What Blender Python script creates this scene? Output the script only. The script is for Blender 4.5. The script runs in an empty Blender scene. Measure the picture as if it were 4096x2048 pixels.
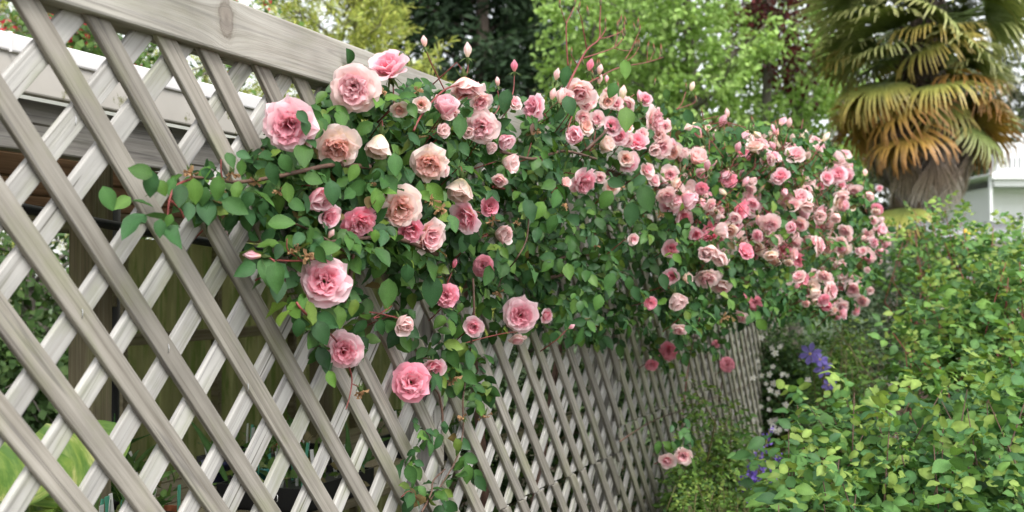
import bpy, math, random
import numpy as np
from mathutils import Vector, Matrix, Quaternion

random.seed(7)
rng = np.random.default_rng(11)
SC = bpy.context.scene
COL = SC.collection

# ------------------------------------------------------------------ camera
EYE = Vector((1.3, 0.0, 1.55))
FPX = 4836.43                       # focal length in photograph pixels (4096 wide)
YAW, PITCH = 0.361714, 0.019556
cam_data = bpy.data.cameras.new('camera')
cam = bpy.data.objects.new('camera', cam_data)
COL.objects.link(cam)
cam.location = EYE
cam.rotation_euler = (math.pi / 2 + PITCH, 0, YAW)
cam_data.sensor_width = 36
cam_data.lens = FPX / 4096 * 36
cam_data.clip_start = 0.05
cam_data.clip_end = 500
cam_data.dof.use_dof = True
cam_data.dof.focus_distance = 2.75
cam_data.dof.aperture_fstop = 5.0
SC.camera = cam

# ------------------------------------------------------------------ light: bright overcast
SUN_EL, SUN_AZ = math.radians(52), math.radians(132)     # azimuth measured from +Y towards +X
world = bpy.data.worlds.new('World')
SC.world = world
world.use_nodes = True
wn, wl = world.node_tree.nodes, world.node_tree.links
wn.clear()
sky = wn.new('ShaderNodeTexSky')
sky.sky_type = 'NISHITA'
sky.sun_disc = False
sky.sun_elevation = SUN_EL
sky.sun_rotation = SUN_AZ
sky.air_density = 1.0
sky.dust_density = 1.5
sky.ozone_density = 1.0
hsv = wn.new('ShaderNodeHueSaturation')
hsv.inputs['Saturation'].default_value = 0.16
hsv.inputs['Value'].default_value = 1.0
bg = wn.new('ShaderNodeBackground')
bg.inputs['Strength'].default_value = 0.15
wo = wn.new('ShaderNodeOutputWorld')
wl.new(sky.outputs[0], hsv.inputs['Color'])
wl.new(hsv.outputs[0], bg.inputs['Color'])
wl.new(bg.outputs[0], wo.inputs['Surface'])

sun_data = bpy.data.lights.new('sun', 'SUN')
sun_data.energy = 1.5
sun_data.angle = math.radians(30)
sun_data.color = (1.0, 0.97, 0.92)
sun = bpy.data.objects.new('sun', sun_data)
COL.objects.link(sun)
sdir = Vector((math.sin(SUN_AZ) * math.cos(SUN_EL), math.cos(SUN_AZ) * math.cos(SUN_EL), math.sin(SUN_EL)))
sun.rotation_euler = sdir.to_track_quat('Z', 'Y').to_euler()

vs = SC.view_settings
vs.view_transform = 'Standard'
vs.look = 'None'
vs.exposure = 1.32
vs.gamma = 1
vs.use_curve_mapping = False
SC.render.engine = 'CYCLES'
cy = SC.cycles
cy.use_denoising = True
cy.max_bounces = 6
cy.diffuse_bounces = 4
cy.use_adaptive_sampling = True
cy.adaptive_threshold = 0.02
cy.glossy_bounces = 2
cy.transmission_bounces = 4
cy.transparent_max_bounces = 6
cy.caustics_reflective = False
cy.caustics_refractive = False

# ------------------------------------------------------------------ geometry helpers
cT, sT = math.cos(YAW), math.sin(YAW)
cP, sP = math.cos(PITCH), math.sin(PITCH)

def ray(px, py):
    """direction of the photograph's pixel (4096 wide) with unit depth along the view axis"""
    u = (px - 2048) / FPX
    v = -(py - 1024) / FPX
    fy = cP - v * sP
    fz = sP + v * cP
    return Vector((u * cT - fy * sT, u * sT + fy * cT, fz))

def at_x(px, py, x):
    """point of that sight line on the upright plane x = const (parallel to the fence)"""
    d = ray(px, py)
    return EYE + d * ((x - EYE.x) / d.x)

def at_d(px, py, dist):
    return EYE + ray(px, py) * dist

V = 4096 / 2576.0
def vx(x, y, xp): return at_x(x * V, y * V, xp)
def vd(x, y, d): return at_d(x * V, y * V, d)
def depth(p):
    return (p.x - EYE.x) * -sT * cP + (p.y - EYE.y) * cT * cP + (p.z - EYE.z) * sP

def mesh_np(name, verts, faces, mat=None, cols=None, smooth=True, uv=None):
    """verts (n,3); faces (m,k) index array (all polygons with k corners)"""
    verts = np.ascontiguousarray(verts, dtype=np.float32)
    faces = np.ascontiguousarray(faces, dtype=np.int32)
    me = bpy.data.meshes.new(name)
    n, (m, k) = len(verts), faces.shape
    me.vertices.add(n)
    me.vertices.foreach_set('co', verts.ravel())
    me.loops.add(m * k)
    me.loops.foreach_set('vertex_index', faces.ravel())
    me.polygons.add(m)
    me.polygons.foreach_set('loop_start', np.arange(0, m * k, k, dtype=np.int32))
    if smooth:
        me.polygons.foreach_set('use_smooth', np.ones(m, dtype=bool))
    if cols is not None:
        a = me.color_attributes.new('Col', 'FLOAT_COLOR', 'POINT')
        c = np.ones((n, 4), dtype=np.float32)
        c[:, :3] = cols
        a.data.foreach_set('color', c.ravel())
    me.update()
    me.validate()
    if mat is not None:
        me.materials.append(mat)
    return me

class MB:
    """collects polygons of any size into one mesh"""
    def __init__(self):
        self.v, self.f, self.s = [], [], []
    def box(self, c, size, rot=None):
        hx, hy, hz = size[0] / 2, size[1] / 2, size[2] / 2
        b = len(self.v)
        for x in (-hx, hx):
            for y in (-hy, hy):
                for z in (-hz, hz):
                    p = Vector((x, y, z))
                    if rot is not None: p = rot @ p
                    self.v.append(p + Vector(c))
        for q in ((0, 1, 3, 2), (4, 6, 7, 5), (0, 4, 5, 1), (2, 3, 7, 6), (0, 2, 6, 4), (1, 5, 7, 3)):
            self.f.append([b + i for i in q]); self.s.append(False)
        return self
    def tube(self, pts, radii, n=6, cap=True):
        pts = [Vector(p) for p in pts]
        if not hasattr(radii, '__len__'): radii = [radii] * len(pts)
        b = len(self.v)
        ref = None
        for i, p in enumerate(pts):
            t = (pts[min(i + 1, len(pts) - 1)] - pts[max(i - 1, 0)])
            t = t.normalized() if t.length > 1e-9 else Vector((0, 0, 1))
            if ref is None:
                ref = t.orthogonal().normalized()
            ref = (ref - t * ref.dot(t))
            ref = ref.normalized() if ref.length > 1e-6 else t.orthogonal().normalized()
            w = t.cross(ref)
            for k in range(n):
                a = 2 * math.pi * k / n
                self.v.append(p + (ref * math.cos(a) + w * math.sin(a)) * radii[i])
        for i in range(len(pts) - 1):
            for k in range(n):
                k2 = (k + 1) % n
                self.f.append([b + i * n + k, b + i * n + k2, b + (i + 1) * n + k2, b + (i + 1) * n + k]); self.s.append(True)
        if cap:
            self.f.append([b + k for k in range(n)][::-1]); self.s.append(False)
            e = b + (len(pts) - 1) * n
            self.f.append([e + k for k in range(n)]); self.s.append(False)
        return self
    def lathe(self, c, prof, n=20):
        c = Vector(c); b = len(self.v)
        for r, z in prof:
            for k in range(n):
                a = 2 * math.pi * k / n
                self.v.append(c + Vector((r * math.cos(a), r * math.sin(a), z)))
        for i in range(len(prof) - 1):
            for k in range(n):
                k2 = (k + 1) % n
                self.f.append([b + i * n + k, b + i * n + k2, b + (i + 1) * n + k2, b + (i + 1) * n + k]); self.s.append(True)
        return self
    def poly(self, pts, smooth=False):
        b = len(self.v)
        self.v += [Vector(p) for p in pts]
        self.f.append(list(range(b, b + len(pts)))); self.s.append(smooth)
        return self
    def mesh(self, name, mat):
        me = bpy.data.meshes.new(name)
        me.from_pydata([tuple(p) for p in self.v], [], self.f)
        me.polygons.foreach_set('use_smooth', np.array(self.s, dtype=bool))
        me.update()
        if mat is not None: me.materials.append(mat)
        return me

BASE = {}
def link(name, me, parent=None, loc=None):
    o = bpy.data.objects.new(name, me)
    COL.objects.link(o)
    if loc is not None: o.location = loc
    if parent is not None: adopt(o, parent)
    return o

def adopt(o, parent):
    o.parent = parent
    b = BASE.get(parent.name)
    if b is not None: o.matrix_parent_inverse = Matrix.Translation(-b)

def tag(o, label=None, cat=None, group=None, kind=None):
    if label: o['label'] = label
    if cat: o['category'] = cat
    if group: o['group'] = group
    if kind: o['kind'] = kind
    return o

def thing(name, loc, label, cat, group=None):
    o = bpy.data.objects.new(name, None)
    COL.objects.link(o)
    o.location = loc
    o.empty_display_size = 0.1
    BASE[o.name] = Vector(loc)
    return tag(o, label, cat, group)

def bevel(o, w=0.003, seg=2):
    m = o.modifiers.new('bevel', 'BEVEL')
    m.width = w; m.segments = seg; m.limit_method = 'ANGLE'
    return o

# ------------------------------------------------------------------ material helpers
def new_mat(name):
    m = bpy.data.materials.new(name)
    m.use_nodes = True
    nt = m.node_tree
    nt.nodes.clear()
    out = nt.nodes.new('ShaderNodeOutputMaterial')
    b = nt.nodes.new('ShaderNodeBsdfPrincipled')
    nt.links.new(b.outputs[0], out.inputs[0])
    return m, nt, b, out

def N(nt, t, **kw):
    n = nt.nodes.new('ShaderNode' + t)
    for k, v in kw.items():
        if k in n.inputs: n.inputs[k].default_value = v
        else: setattr(n, k, v)
    return n

def ramp(nt, stops, interp='LINEAR'):
    r = nt.nodes.new('ShaderNodeValToRGB')
    r.color_ramp.interpolation = interp
    e = r.color_ramp.elements
    while len(e) < len(stops): e.new(0.5)
    for i, (p, c) in enumerate(stops):
        e[i].position = p
        e[i].color = tuple(c) + (1,) if len(c) == 3 else c
    return r

def mixc(nt, fac, a, b, mode='MIX'):
    m = nt.nodes.new('ShaderNodeMix')
    m.data_type = 'RGBA'; m.blend_type = mode
    for sock, val in ((m.inputs[0], fac), (m.inputs[6], a), (m.inputs[7], b)):
        if hasattr(val, 'links') or isinstance(val, bpy.types.NodeSocket): nt.links.new(val, sock)
        elif hasattr(val, '__len__'): sock.default_value = tuple(val) + (1,) if len(val) == 3 else val
        else: sock.default_value = val
    return m.outputs[2]

def leaf_mat(name, gloss=0.45, trans=0.3, rnd=0.25, spec=0.4, vein=True, mot=(0.78, 1.15)):
    """leaf or petal: colour from the mesh's own Col, varied per object, with light passing through"""
    m, nt, b, out = new_mat(name)
    at = N(nt, 'Attribute', attribute_name='Col')
    oi = N(nt, 'ObjectInfo')
    mr = N(nt, 'MapRange'); mr.inputs[3].default_value = 1 - rnd; mr.inputs[4].default_value = 1 + rnd
    nt.links.new(oi.outputs['Random'], mr.inputs[0])
    hs = N(nt, 'HueSaturation')
    nt.links.new(at.outputs['Color'], hs.inputs['Color'])
    nt.links.new(mr.outputs[0], hs.inputs['Value'])
    col = hs.outputs[0]
    tc = N(nt, 'TexCoord')
    nz = N(nt, 'TexNoise', Scale=38.0, Detail=3.0)
    nt.links.new(tc.outputs['Object'], nz.inputs['Vector'])
    r = ramp(nt, [(0.3, (mot[0],) * 3), (0.7, (mot[1],) * 3)])
    nt.links.new(nz.outputs[0], r.inputs[0])
    col = mixc(nt, 1.0, col, r.outputs[0], 'MULTIPLY')
    nt.links.new(col, b.inputs['Base Color'])
    b.inputs['Roughness'].default_value = gloss
    b.inputs['Specular IOR Level'].default_value = spec
    bp = N(nt, 'Bump', Strength=0.25, Distance=0.002)
    n2 = N(nt, 'TexNoise', Scale=160.0, Detail=2.0)
    nt.links.new(tc.outputs['Object'], n2.inputs['Vector'])
    nt.links.new(n2.outputs[0], bp.inputs['Height'])
    nt.links.new(bp.outputs[0], b.inputs['Normal'])
    tr = N(nt, 'BsdfTranslucent')
    tcol = mixc(nt, 1.0, col, (1.0, 1.0, 0.6) if vein else (1.0, 0.92, 0.94), 'MULTIPLY')
    nt.links.new(tcol, tr.inputs['Color'])
    mx = N(nt, 'MixShader'); mx.inputs[0].default_value = trans
    nt.links.new(b.outputs[0], mx.inputs[1]); nt.links.new(tr.outputs[0], mx.inputs[2])
    nt.links.new(mx.outputs[0], out.inputs[0])
    return m

def wood_mat(name, c_dark, c_mid, c_light, algae=0.3, crack=0.5, rough=0.85, grain=1.0, rnd=0.12, knot=None, streak=0.5):
    """weathered timber, grain along the piece's own X axis"""
    m, nt, b, out = new_mat(name)
    tc = N(nt, 'TexCoord'); oi = N(nt, 'ObjectInfo')
    off = N(nt, 'VectorMath', operation='MULTIPLY_ADD')
    comb = N(nt, 'CombineXYZ')
    for i in range(3): nt.links.new(oi.outputs['Random'], comb.inputs[i])
    nt.links.new(comb.outputs[0], off.inputs[0]); off.inputs[1].default_value = (37.0, 21.0, 13.0)
    nt.links.new(tc.outputs['Object'], off.inputs[2])
    vec = off.outputs[0]
    if knot:
        # grain bends round a knot: add a radial offset near the knot
        sub = N(nt, 'VectorMath', operation='SUBTRACT'); sub.inputs[1].default_value = knot
        nt.links.new(tc.outputs['Object'], sub.inputs[0])
        sc = N(nt, 'VectorMath', operation='MULTIPLY'); sc.inputs[1].default_value = (21.0, 0.0, 14.0)
        nt.links.new(sub.outputs[0], sc.inputs[0])
        kz = N(nt, 'TexNoise', Scale=55.0, Detail=4.0, Roughness=0.65); nt.links.new(tc.outputs['Object'], kz.inputs['Vector'])
        kz2 = N(nt, 'VectorMath', operation='MULTIPLY_ADD'); nt.links.new(kz.outputs['Color'], kz2.inputs[0]); kz2.inputs[1].default_value = (0.5, 0, 0.5); nt.links.new(sc.outputs[0], kz2.inputs[2])
        kz3 = N(nt, 'VectorMath', operation='ADD'); nt.links.new(kz2.outputs[0], kz3.inputs[0]); kz3.inputs[1].default_value = (-0.25, 0, -0.25)
        ln = N(nt, 'VectorMath', operation='LENGTH'); nt.links.new(kz3.outputs[0], ln.inputs[0])
        inv = N(nt, 'Math', operation='MULTIPLY_ADD'); nt.links.new(ln.outputs['Value'], inv.inputs[0])
        inv.inputs[1].default_value = 1.0; inv.inputs[2].default_value = 0.45
        dv = N(nt, 'Math', operation='DIVIDE'); dv.inputs[0].default_value = -0.5
        nt.links.new(inv.outputs[0], dv.inputs[1])
        pu = N(nt, 'VectorMath', operation='SCALE'); nt.links.new(sub.outputs[0], pu.inputs[0]); nt.links.new(dv.outputs[0], pu.inputs['Scale'])
        ad = N(nt, 'VectorMath', operation='ADD'); nt.links.new(vec, ad.inputs[0]); nt.links.new(pu.outputs[0], ad.inputs[1])
        vec = ad.outputs[0]
    def noise(scale, det=4.0, rough_=0.6, dist=0.0):
        mp = N(nt, 'Mapping'); mp.inputs['Scale'].default_value = scale
        nt.links.new(vec, mp.inputs['Vector'])
        n = N(nt, 'TexNoise', Scale=1.0, Detail=det, Roughness=rough_, Distortion=dist)
        nt.links.new(mp.outputs[0], n.inputs['Vector'])
        return n.outputs[0]
    g1 = noise((2.0, 90 * grain, 90 * grain), 5.0, 0.65, 0.3)
    g2 = noise((5.0, 260 * grain, 260 * grain), 3.0)
    g3 = noise((4.0, 9.0, 9.0), 3.0)
    r1 = ramp(nt, [(0.30, c_dark), (0.48, c_mid), (0.68, c_light)])
    nt.links.new(g1, r1.inputs[0])
    r3 = ramp(nt, [(0.3, (0.80,) * 3), (0.7, (1.12,) * 3)])
    nt.links.new(g3, r3.inputs[0])
    col = mixc(nt, 1.0, r1.outputs[0], r3.outputs[0], 'MULTIPLY')
    # dark latewood streaks
    st = noise((0.9, 42 * grain, 42 * grain), 2.0, 0.5, 0.6)
    rs = ramp(nt, [(0.56, (1, 1, 1)), (0.60, (0.52, 0.52, 0.55)), (0.63, (1, 1, 1))])
    nt.links.new(st, rs.inputs[0])
    col = mixc(nt, streak, col, rs.outputs[0], 'MULTIPLY')
    # drying cracks
    ck = noise((1.6, 120 * grain, 120 * grain), 1.0, 0.4, 0.5)
    rc = ramp(nt, [(0.0, (1, 1, 1)), (0.69, (1, 1, 1)), (0.73, (0.22, 0.2, 0.18))])
    nt.links.new(ck, rc.inputs[0])
    col = mixc(nt, crack, col, rc.outputs[0], 'MULTIPLY')
    if algae > 0:
        al = noise((5.0, 14.0, 14.0), 4.0, 0.6)
        ra = ramp(nt, [(0.5, (0, 0, 0)), (0.75, (algae,) * 3)])
        nt.links.new(al, ra.inputs[0])
        col = mixc(nt, ra.outputs[0], col, (0.20, 0.23, 0.08))
    mr = N(nt, 'MapRange'); mr.inputs[3].default_value = 1 - rnd; mr.inputs[4].default_value = 1 + rnd
    nt.links.new(oi.outputs['Random'], mr.inputs[0])
    hs = N(nt, 'HueSaturation'); nt.links.new(col, hs.inputs['Color']); nt.links.new(mr.outputs[0], hs.inputs['Value'])
    col = hs.outputs[0]
    if knot:
        rk = ramp(nt, [(0.0, (0.50, 0.46, 0.45)), (0.22, (0.80, 0.74, 0.72)), (0.38, (0.72, 0.68, 0.66)), (0.45, (0.55, 0.51, 0.48)), (0.56, (0.92, 0.91, 0.90)), (0.8, (1, 1, 1))])
        nt.links.new(ln.outputs['Value'], rk.inputs[0])
        wv = N(nt, 'Math', operation='SINE')
        ws = N(nt, 'Math', operation='MULTIPLY'); ws.inputs[1].default_value = 38.0
        nt.links.new(ln.outputs['Value'], ws.inputs[0]); nt.links.new(ws.outputs[0], wv.inputs[0])
        fal = ramp(nt, [(0.15, (0.22,) * 3), (1.0, (0, 0, 0))]); nt.links.new(ln.outputs['Value'], fal.inputs[0])
        mm = N(nt, 'Math', operation='MULTIPLY'); nt.links.new(wv.outputs[0], mm.inputs[0]); nt.links.new(fal.outputs[0], mm.inputs[1])
        col = mixc(nt, 1.0, col, rk.outputs[0], 'MULTIPLY')
        col = mixc(nt, mm.outputs[0], col, (0.2, 0.17, 0.15))
    nt.links.new(col, b.inputs['Base Color'])
    b.inputs['Roughness'].default_value = rough
    b.inputs['Specular IOR Level'].default_value = 0.25
    ad2 = N(nt, 'Math', operation='ADD'); nt.links.new(g1, ad2.inputs[0]); nt.links.new(g2, ad2.inputs[1])
    bp = N(nt, 'Bump', Strength=0.5, Distance=0.002)
    nt.links.new(ad2.outputs[0], bp.inputs['Height'])
    nt.links.new(bp.outputs[0], b.inputs['Normal'])
    return m

def plain_mat(name, c, rough=0.6, var=0.15, scale=8.0, bump=0.1, stretch=(1, 1, 1), spec=0.4, c2=None, thr=None):
    m, nt, b, out = new_mat(name)
    tc = N(nt, 'TexCoord')
    mp = N(nt, 'Mapping'); mp.inputs['Scale'].default_value = stretch
    nt.links.new(tc.outputs['Object'], mp.inputs['Vector'])
    nz = N(nt, 'TexNoise', Scale=scale, Detail=5.0, Roughness=0.6)
    nt.links.new(mp.outputs[0], nz.inputs['Vector'])
    r = ramp(nt, [(0.3, tuple(x * (1 - var) for x in c)), (0.7, tuple(min(1, x * (1 + var)) for x in c))])
    nt.links.new(nz.outputs[0], r.inputs[0])
    col = r.outputs[0]
    if c2 is not None:
        n2 = N(nt, 'TexNoise', Scale=scale * 1.7, Detail=6.0, Roughness=0.65)
        nt.links.new(mp.outputs[0], n2.inputs['Vector'])
        lo, hi = thr or (0.55, 0.62)
        r2 = ramp(nt, [(lo, (0, 0, 0)), (hi, (1, 1, 1))])
        nt.links.new(n2.outputs[0], r2.inputs[0])
        col = mixc(nt, r2.outputs[0], col, c2)
    nt.links.new(col, b.inputs['Base Color'])
    b.inputs['Roughness'].default_value = rough
    b.inputs['Specular IOR Level'].default_value = spec
    if bump:
        bp = N(nt, 'Bump', Strength=bump, Distance=0.01)
        nt.links.new(nz.outputs[0], bp.inputs['Height']); nt.links.new(bp.outputs[0], b.inputs['Normal'])
    return m

M = {}
M['front_slat'] = wood_mat('weathered_grey_slat', (0.176, 0.156, 0.128), (0.285, 0.261, 0.224), (0.358, 0.331, 0.290), algae=0.4, crack=0.45, streak=0.8)
M['back_slat'] = wood_mat('pale_slat', (0.285, 0.27, 0.245), (0.41, 0.395, 0.37), (0.46, 0.446, 0.42), algae=0.5, crack=0.85, streak=0.75)  # rear slats: a paler tone than the front ones
M['far_slat'] = wood_mat('mossy_slat', (0.22, 0.21, 0.155), (0.36, 0.342, 0.265), (0.45, 0.43, 0.355), algae=0.55, crack=0.3)
M['beam'] = wood_mat('grey_shed_beam', (0.16, 0.15, 0.135), (0.265, 0.25, 0.228), (0.34, 0.325, 0.30), algae=0.1, crack=1.0, streak=0.7, grain=0.7)
M['brown'] = wood_mat('brown_rafter', (0.10, 0.055, 0.03), (0.20, 0.115, 0.065), (0.28, 0.17, 0.10), algae=0.0, crack=0.6)
M['olive_wood'] = wood_mat('mossy_post_wood', (0.10, 0.085, 0.05), (0.17, 0.145, 0.09), (0.24, 0.21, 0.14), algae=0.5, crack=0.4)
M['gutter'] = plain_mat('white_gutter_paint', (0.74, 0.72, 0.71), 0.35, 0.04, 6.0, 0.03)
M['gutter_face'] = plain_mat('lichen_gutter_face', (0.52, 0.49, 0.445), 0.5, 0.08, 5.0, 0.05, c2=(0.17, 0.17, 0.06), thr=(0.57, 0.62))
M['black'] = plain_mat('black_plastic', (0.012, 0.012, 0.013), 0.4, 0.2, 10, 0.02)
M['rubber'] = plain_mat('black_hose', (0.014, 0.014, 0.016), 0.5, 0.2, 30, 0.1)
M['soil'] = plain_mat('garden_soil', (0.05, 0.035, 0.022), 0.95, 0.4, 6, 0.6, c2=(0.04, 0.07, 0.02), thr=(0.5, 0.6))
M['white'] = plain_mat('white_house_paint', (0.82, 0.82, 0.82), 0.5, 0.03, 2, 0.02)
M['glass'] = plain_mat('dark_window_glass', (0.03, 0.035, 0.04), 0.08, 0.1, 1, 0.0, spec=0.8)
M['roof'] = plain_mat('galvanised_roof', (0.36, 0.37, 0.38), 0.45, 0.12, 2, 0.05)
M['terracotta'] = plain_mat('terracotta', (0.33, 0.10, 0.045), 0.8, 0.2, 14, 0.1)
M['teal'] = plain_mat('teal_plastic', (0.03, 0.22, 0.20), 0.4, 0.1, 10, 0.02)
M['tag_white'] = plain_mat('white_plant_tag', (0.72, 0.72, 0.70), 0.5, 0.06, 20, 0.0)
M['tag_green'] = plain_mat('green_plant_tag', (0.10, 0.38, 0.26), 0.5, 0.06, 20, 0.0)
M['tag_blue'] = plain_mat('blue_pot', (0.03, 0.035, 0.11), 0.45, 0.06, 20, 0.0)
M['red'] = plain_mat('red_pot', (0.45, 0.05, 0.03), 0.45, 0.1, 20, 0.0)
M['yellow'] = plain_mat('yellow_plastic', (0.80, 0.56, 0.02), 0.4, 0.06, 20, 0.0)
M['cane'] = plain_mat('rose_cane_bark', (0.10, 0.055, 0.038), 0.6, 0.4, 40, 0.2)
M['redstem'] = plain_mat('red_rose_stem', (0.20, 0.042, 0.036), 0.45, 0.3, 60, 0.1)
M['bark'] = plain_mat('grey_bark', (0.16, 0.14, 0.12), 0.9, 0.4, 6, 0.6, stretch=(1, 1, 0.3))
M['dark_bark'] = plain_mat('dark_conifer_bark', (0.06, 0.045, 0.035), 0.9, 0.4, 6, 0.6, stretch=(1, 1, 0.3))
M['green_stem'] = plain_mat('green_stem', (0.12, 0.10, 0.04), 0.6, 0.3, 40, 0.1)
M['leaf'] = leaf_mat('rose_leaf', 0.42, 0.28, 0.24, 0.22)
M['bushleaf'] = leaf_mat('bush_leaf', 0.5, 0.38, 0.2, 0.2)
M['treeleaf'] = leaf_mat('tree_leaf', 0.55, 0.35, 0.0, 0.25)
M['needle'] = leaf_mat('conifer_needle', 0.6, 0.15, 0.0, 0.2)
M['petal'] = leaf_mat('rose_petal', 0.8, 0.5, 0.05, 0.08, vein=False, mot=(0.96, 1.03))
M['frond'] = leaf_mat('palm_frond', 0.40, 0.15, 0.10, 0.45)

# ------------------------------------------------------------------ ground
g = MB(); g.poly([(-120, -60, 0), (120, -60, 0), (120, 200, 0), (-120, 200, 0)])
tag(link('ground', g.mesh('ground', M['soil'])), kind='structure')
M['lawn'] = plain_mat('lawn_green', (0.06, 0.10, 0.03), 0.9, 0.4, 3, 0.5)
g = MB(); g.poly([(1.2, 9, 0.004), (60, 9, 0.004), (60, 120, 0.004), (-60, 120, 0.004), (-60, 11, 0.004), (1.2, 11, 0.004)])
tag(link('lawn', g.mesh('lawn', M['lawn'])), kind='structure')

# ------------------------------------------------------------------ lattice fence
fence = thing('lattice_fence', (0, 4.2, 0), 'weathered grey diamond lattice fence with a broad top rail under the pink roses', 'fence')
PIT, PHA, WID = 0.16225, 1.7748, 0.0591

def clip_poly(poly, rect):
    y0, y1, z0, z1 = rect
    for ax, lim, sg in ((0, y0, 1), (0, y1, -1), (1, z0, 1), (1, z1, -1)):
        outp = []
        for i in range(len(poly)):
            a, b = poly[i], poly[(i + 1) % len(poly)]
            da, db = (a[ax] - lim) * sg, (b[ax] - lim) * sg
            if da >= 0: outp.append(a)
            if (da >= 0) != (db >= 0):
                t = da / (da - db)
                outp.append((a[0] + (b[0] - a[0]) * t, a[1] + (b[1] - a[1]) * t))
        poly = outp
        if len(poly) < 3: return []
    return poly

def slat(poly, x0, x1, dirv, mat, parent=fence, name='slat'):
    cyv = sum(p[0] for p in poly) / len(poly); czv = sum(p[1] for p in poly) / len(poly)
    X = Vector((0, dirv[0], dirv[1])).normalized()
    Y = Vector((-1, 0, 0))
    Z = X.cross(Y)
    R = Matrix((X, Y, Z)).transposed()
    c = Vector(((x0 + x1) / 2, cyv, czv))
    Ri = R.transposed()
    mb = MB()
    loop = [(p[0], p[1]) for p in poly]
    a = [Ri @ (Vector((x0, p[0], p[1])) - c) for p in loop]
    b = [Ri @ (Vector((x1, p[0], p[1])) - c) for p in loop]
    n = len(loop)
    mb.v = a + b
    area = sum(loop[i][0] * loop[(i + 1) % n][1] - loop[(i + 1) % n][0] * loop[i][1] for i in range(n))
    idx = list(range(n)) if area > 0 else list(range(n))[::-1]
    mb.f = [[n + i for i in idx], [i for i in idx][::-1]]
    for k in range(n):
        i, j = idx[k], idx[(k + 1) % n]
        mb.f.append([i, j, n + j, n + i])
    mb.s = [False] * len(mb.f)
    o = link(name, mb.mesh(name, mat))
    o.location = c
    o.rotation_euler = R.to_euler()
    adopt(o, parent)
    bevel(o, 0.0022, 2)
    return o

def panel(y0, y1, z0, z1, fa, fp, ba, bp, mf, mbk, w=WID):
    rect = (y0, y1, z0, z1)
    big = 12.0
    # front slats run down to the right: Y + z' = const
    k0 = int((y0 + (z0 - 1.55) - fa) / fp) - 2; k1 = int((y1 + (z1 - 1.55) - fa) / fp) + 2
    for k in range(k0, k1 + 1):
        a = fa + k * fp + random.gauss(0, 0.002)
        tilt = random.gauss(0, 0.0025)
        ww = w * random.uniform(0.96, 1.04)
        # points at z'=+-big
        poly = [(a + big, 1.55 - big), (a + ww + big, 1.55 - big), (a + ww - big * (1 + tilt), 1.55 + big), (a - big * (1 + tilt), 1.55 + big)]
        poly = clip_poly(poly, rect)
        if len(poly) >= 3 and max(p[1] for p in poly) - min(p[1] for p in poly) > 0.03:
            slat(poly, -0.0105, random.uniform(-0.001, 0.001), (1, -1), mf)
    k0 = int((y0 - (z1 - 1.55) - ba) / bp) - 2; k1 = int((y1 - (z0 - 1.55) - ba) / bp) + 2
    for k in range(k0, k1 + 1):
        a = ba + k * bp + random.gauss(0, 0.002)
        tilt = random.gauss(0, 0.0025)
        ww = w * random.uniform(0.96, 1.04)
        poly = [(a - big, 1.55 - big), (a + ww - big, 1.55 - big), (a + ww + big * (1 + tilt), 1.55 + big), (a + big * (1 + tilt), 1.55 + big)]
        poly = clip_poly(poly, rect)
        if len(poly) >= 3 and max(p[1] for p in poly) - min(p[1] for p in poly) > 0.03:
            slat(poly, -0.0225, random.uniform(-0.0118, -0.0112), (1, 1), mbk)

ZJ = 0.868
BPH = 1.235
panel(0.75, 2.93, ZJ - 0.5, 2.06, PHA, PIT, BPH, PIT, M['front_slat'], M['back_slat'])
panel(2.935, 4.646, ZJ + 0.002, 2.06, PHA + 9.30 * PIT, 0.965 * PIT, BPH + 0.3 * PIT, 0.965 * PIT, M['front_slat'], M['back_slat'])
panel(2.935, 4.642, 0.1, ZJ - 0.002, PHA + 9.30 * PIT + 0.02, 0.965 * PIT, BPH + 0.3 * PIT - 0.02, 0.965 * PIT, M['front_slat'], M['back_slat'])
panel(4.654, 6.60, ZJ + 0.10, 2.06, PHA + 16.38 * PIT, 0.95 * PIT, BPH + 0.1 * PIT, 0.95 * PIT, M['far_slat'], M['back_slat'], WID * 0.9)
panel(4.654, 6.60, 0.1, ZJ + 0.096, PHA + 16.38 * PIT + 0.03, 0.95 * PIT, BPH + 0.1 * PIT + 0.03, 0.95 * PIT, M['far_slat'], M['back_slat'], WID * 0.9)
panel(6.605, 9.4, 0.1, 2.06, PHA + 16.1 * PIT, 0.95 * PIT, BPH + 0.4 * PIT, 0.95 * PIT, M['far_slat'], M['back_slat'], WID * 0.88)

# top rail with a big knot
kn = at_x(905, 75, 0.018)
rail_c = Vector((-0.01975, 4.9, 2.0215))
M['rail'] = wood_mat('top_rail_wood', (0.240, 0.220, 0.185), (0.365, 0.343, 0.300), (0.445, 0.422, 0.378), algae=0.2, crack=0.95, streak=0.5,
                     knot=(kn.y - rail_c.y, -(0.018 - rail_c.x), kn.z - rail_c.z), grain=0.8)
rp = [(0.4, 1.9695), (9.4, 1.9695), (9.4, 2.0735), (0.4, 2.0735)]
ro = slat(rp, -0.0125 - 0.045, 0.018, (1, 0), M['rail'], name='top_rail')
# keep the material's knot in the rail's own space
ro.modifiers['bevel'].width = 0.005
for py_ in (2.93, 4.65, 6.60, 9.38):
    mbp = MB(); mbp.box((0, 0, 0), (1.93, 0.07, 0.075))
    po = link('post', mbp.mesh('post', M['beam']))
    po.location = (-0.0605, py_, 0.985); po.rotation_euler = (0, -math.pi / 2, 0); adopt(po, fence); bevel(po, 0.004)
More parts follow.
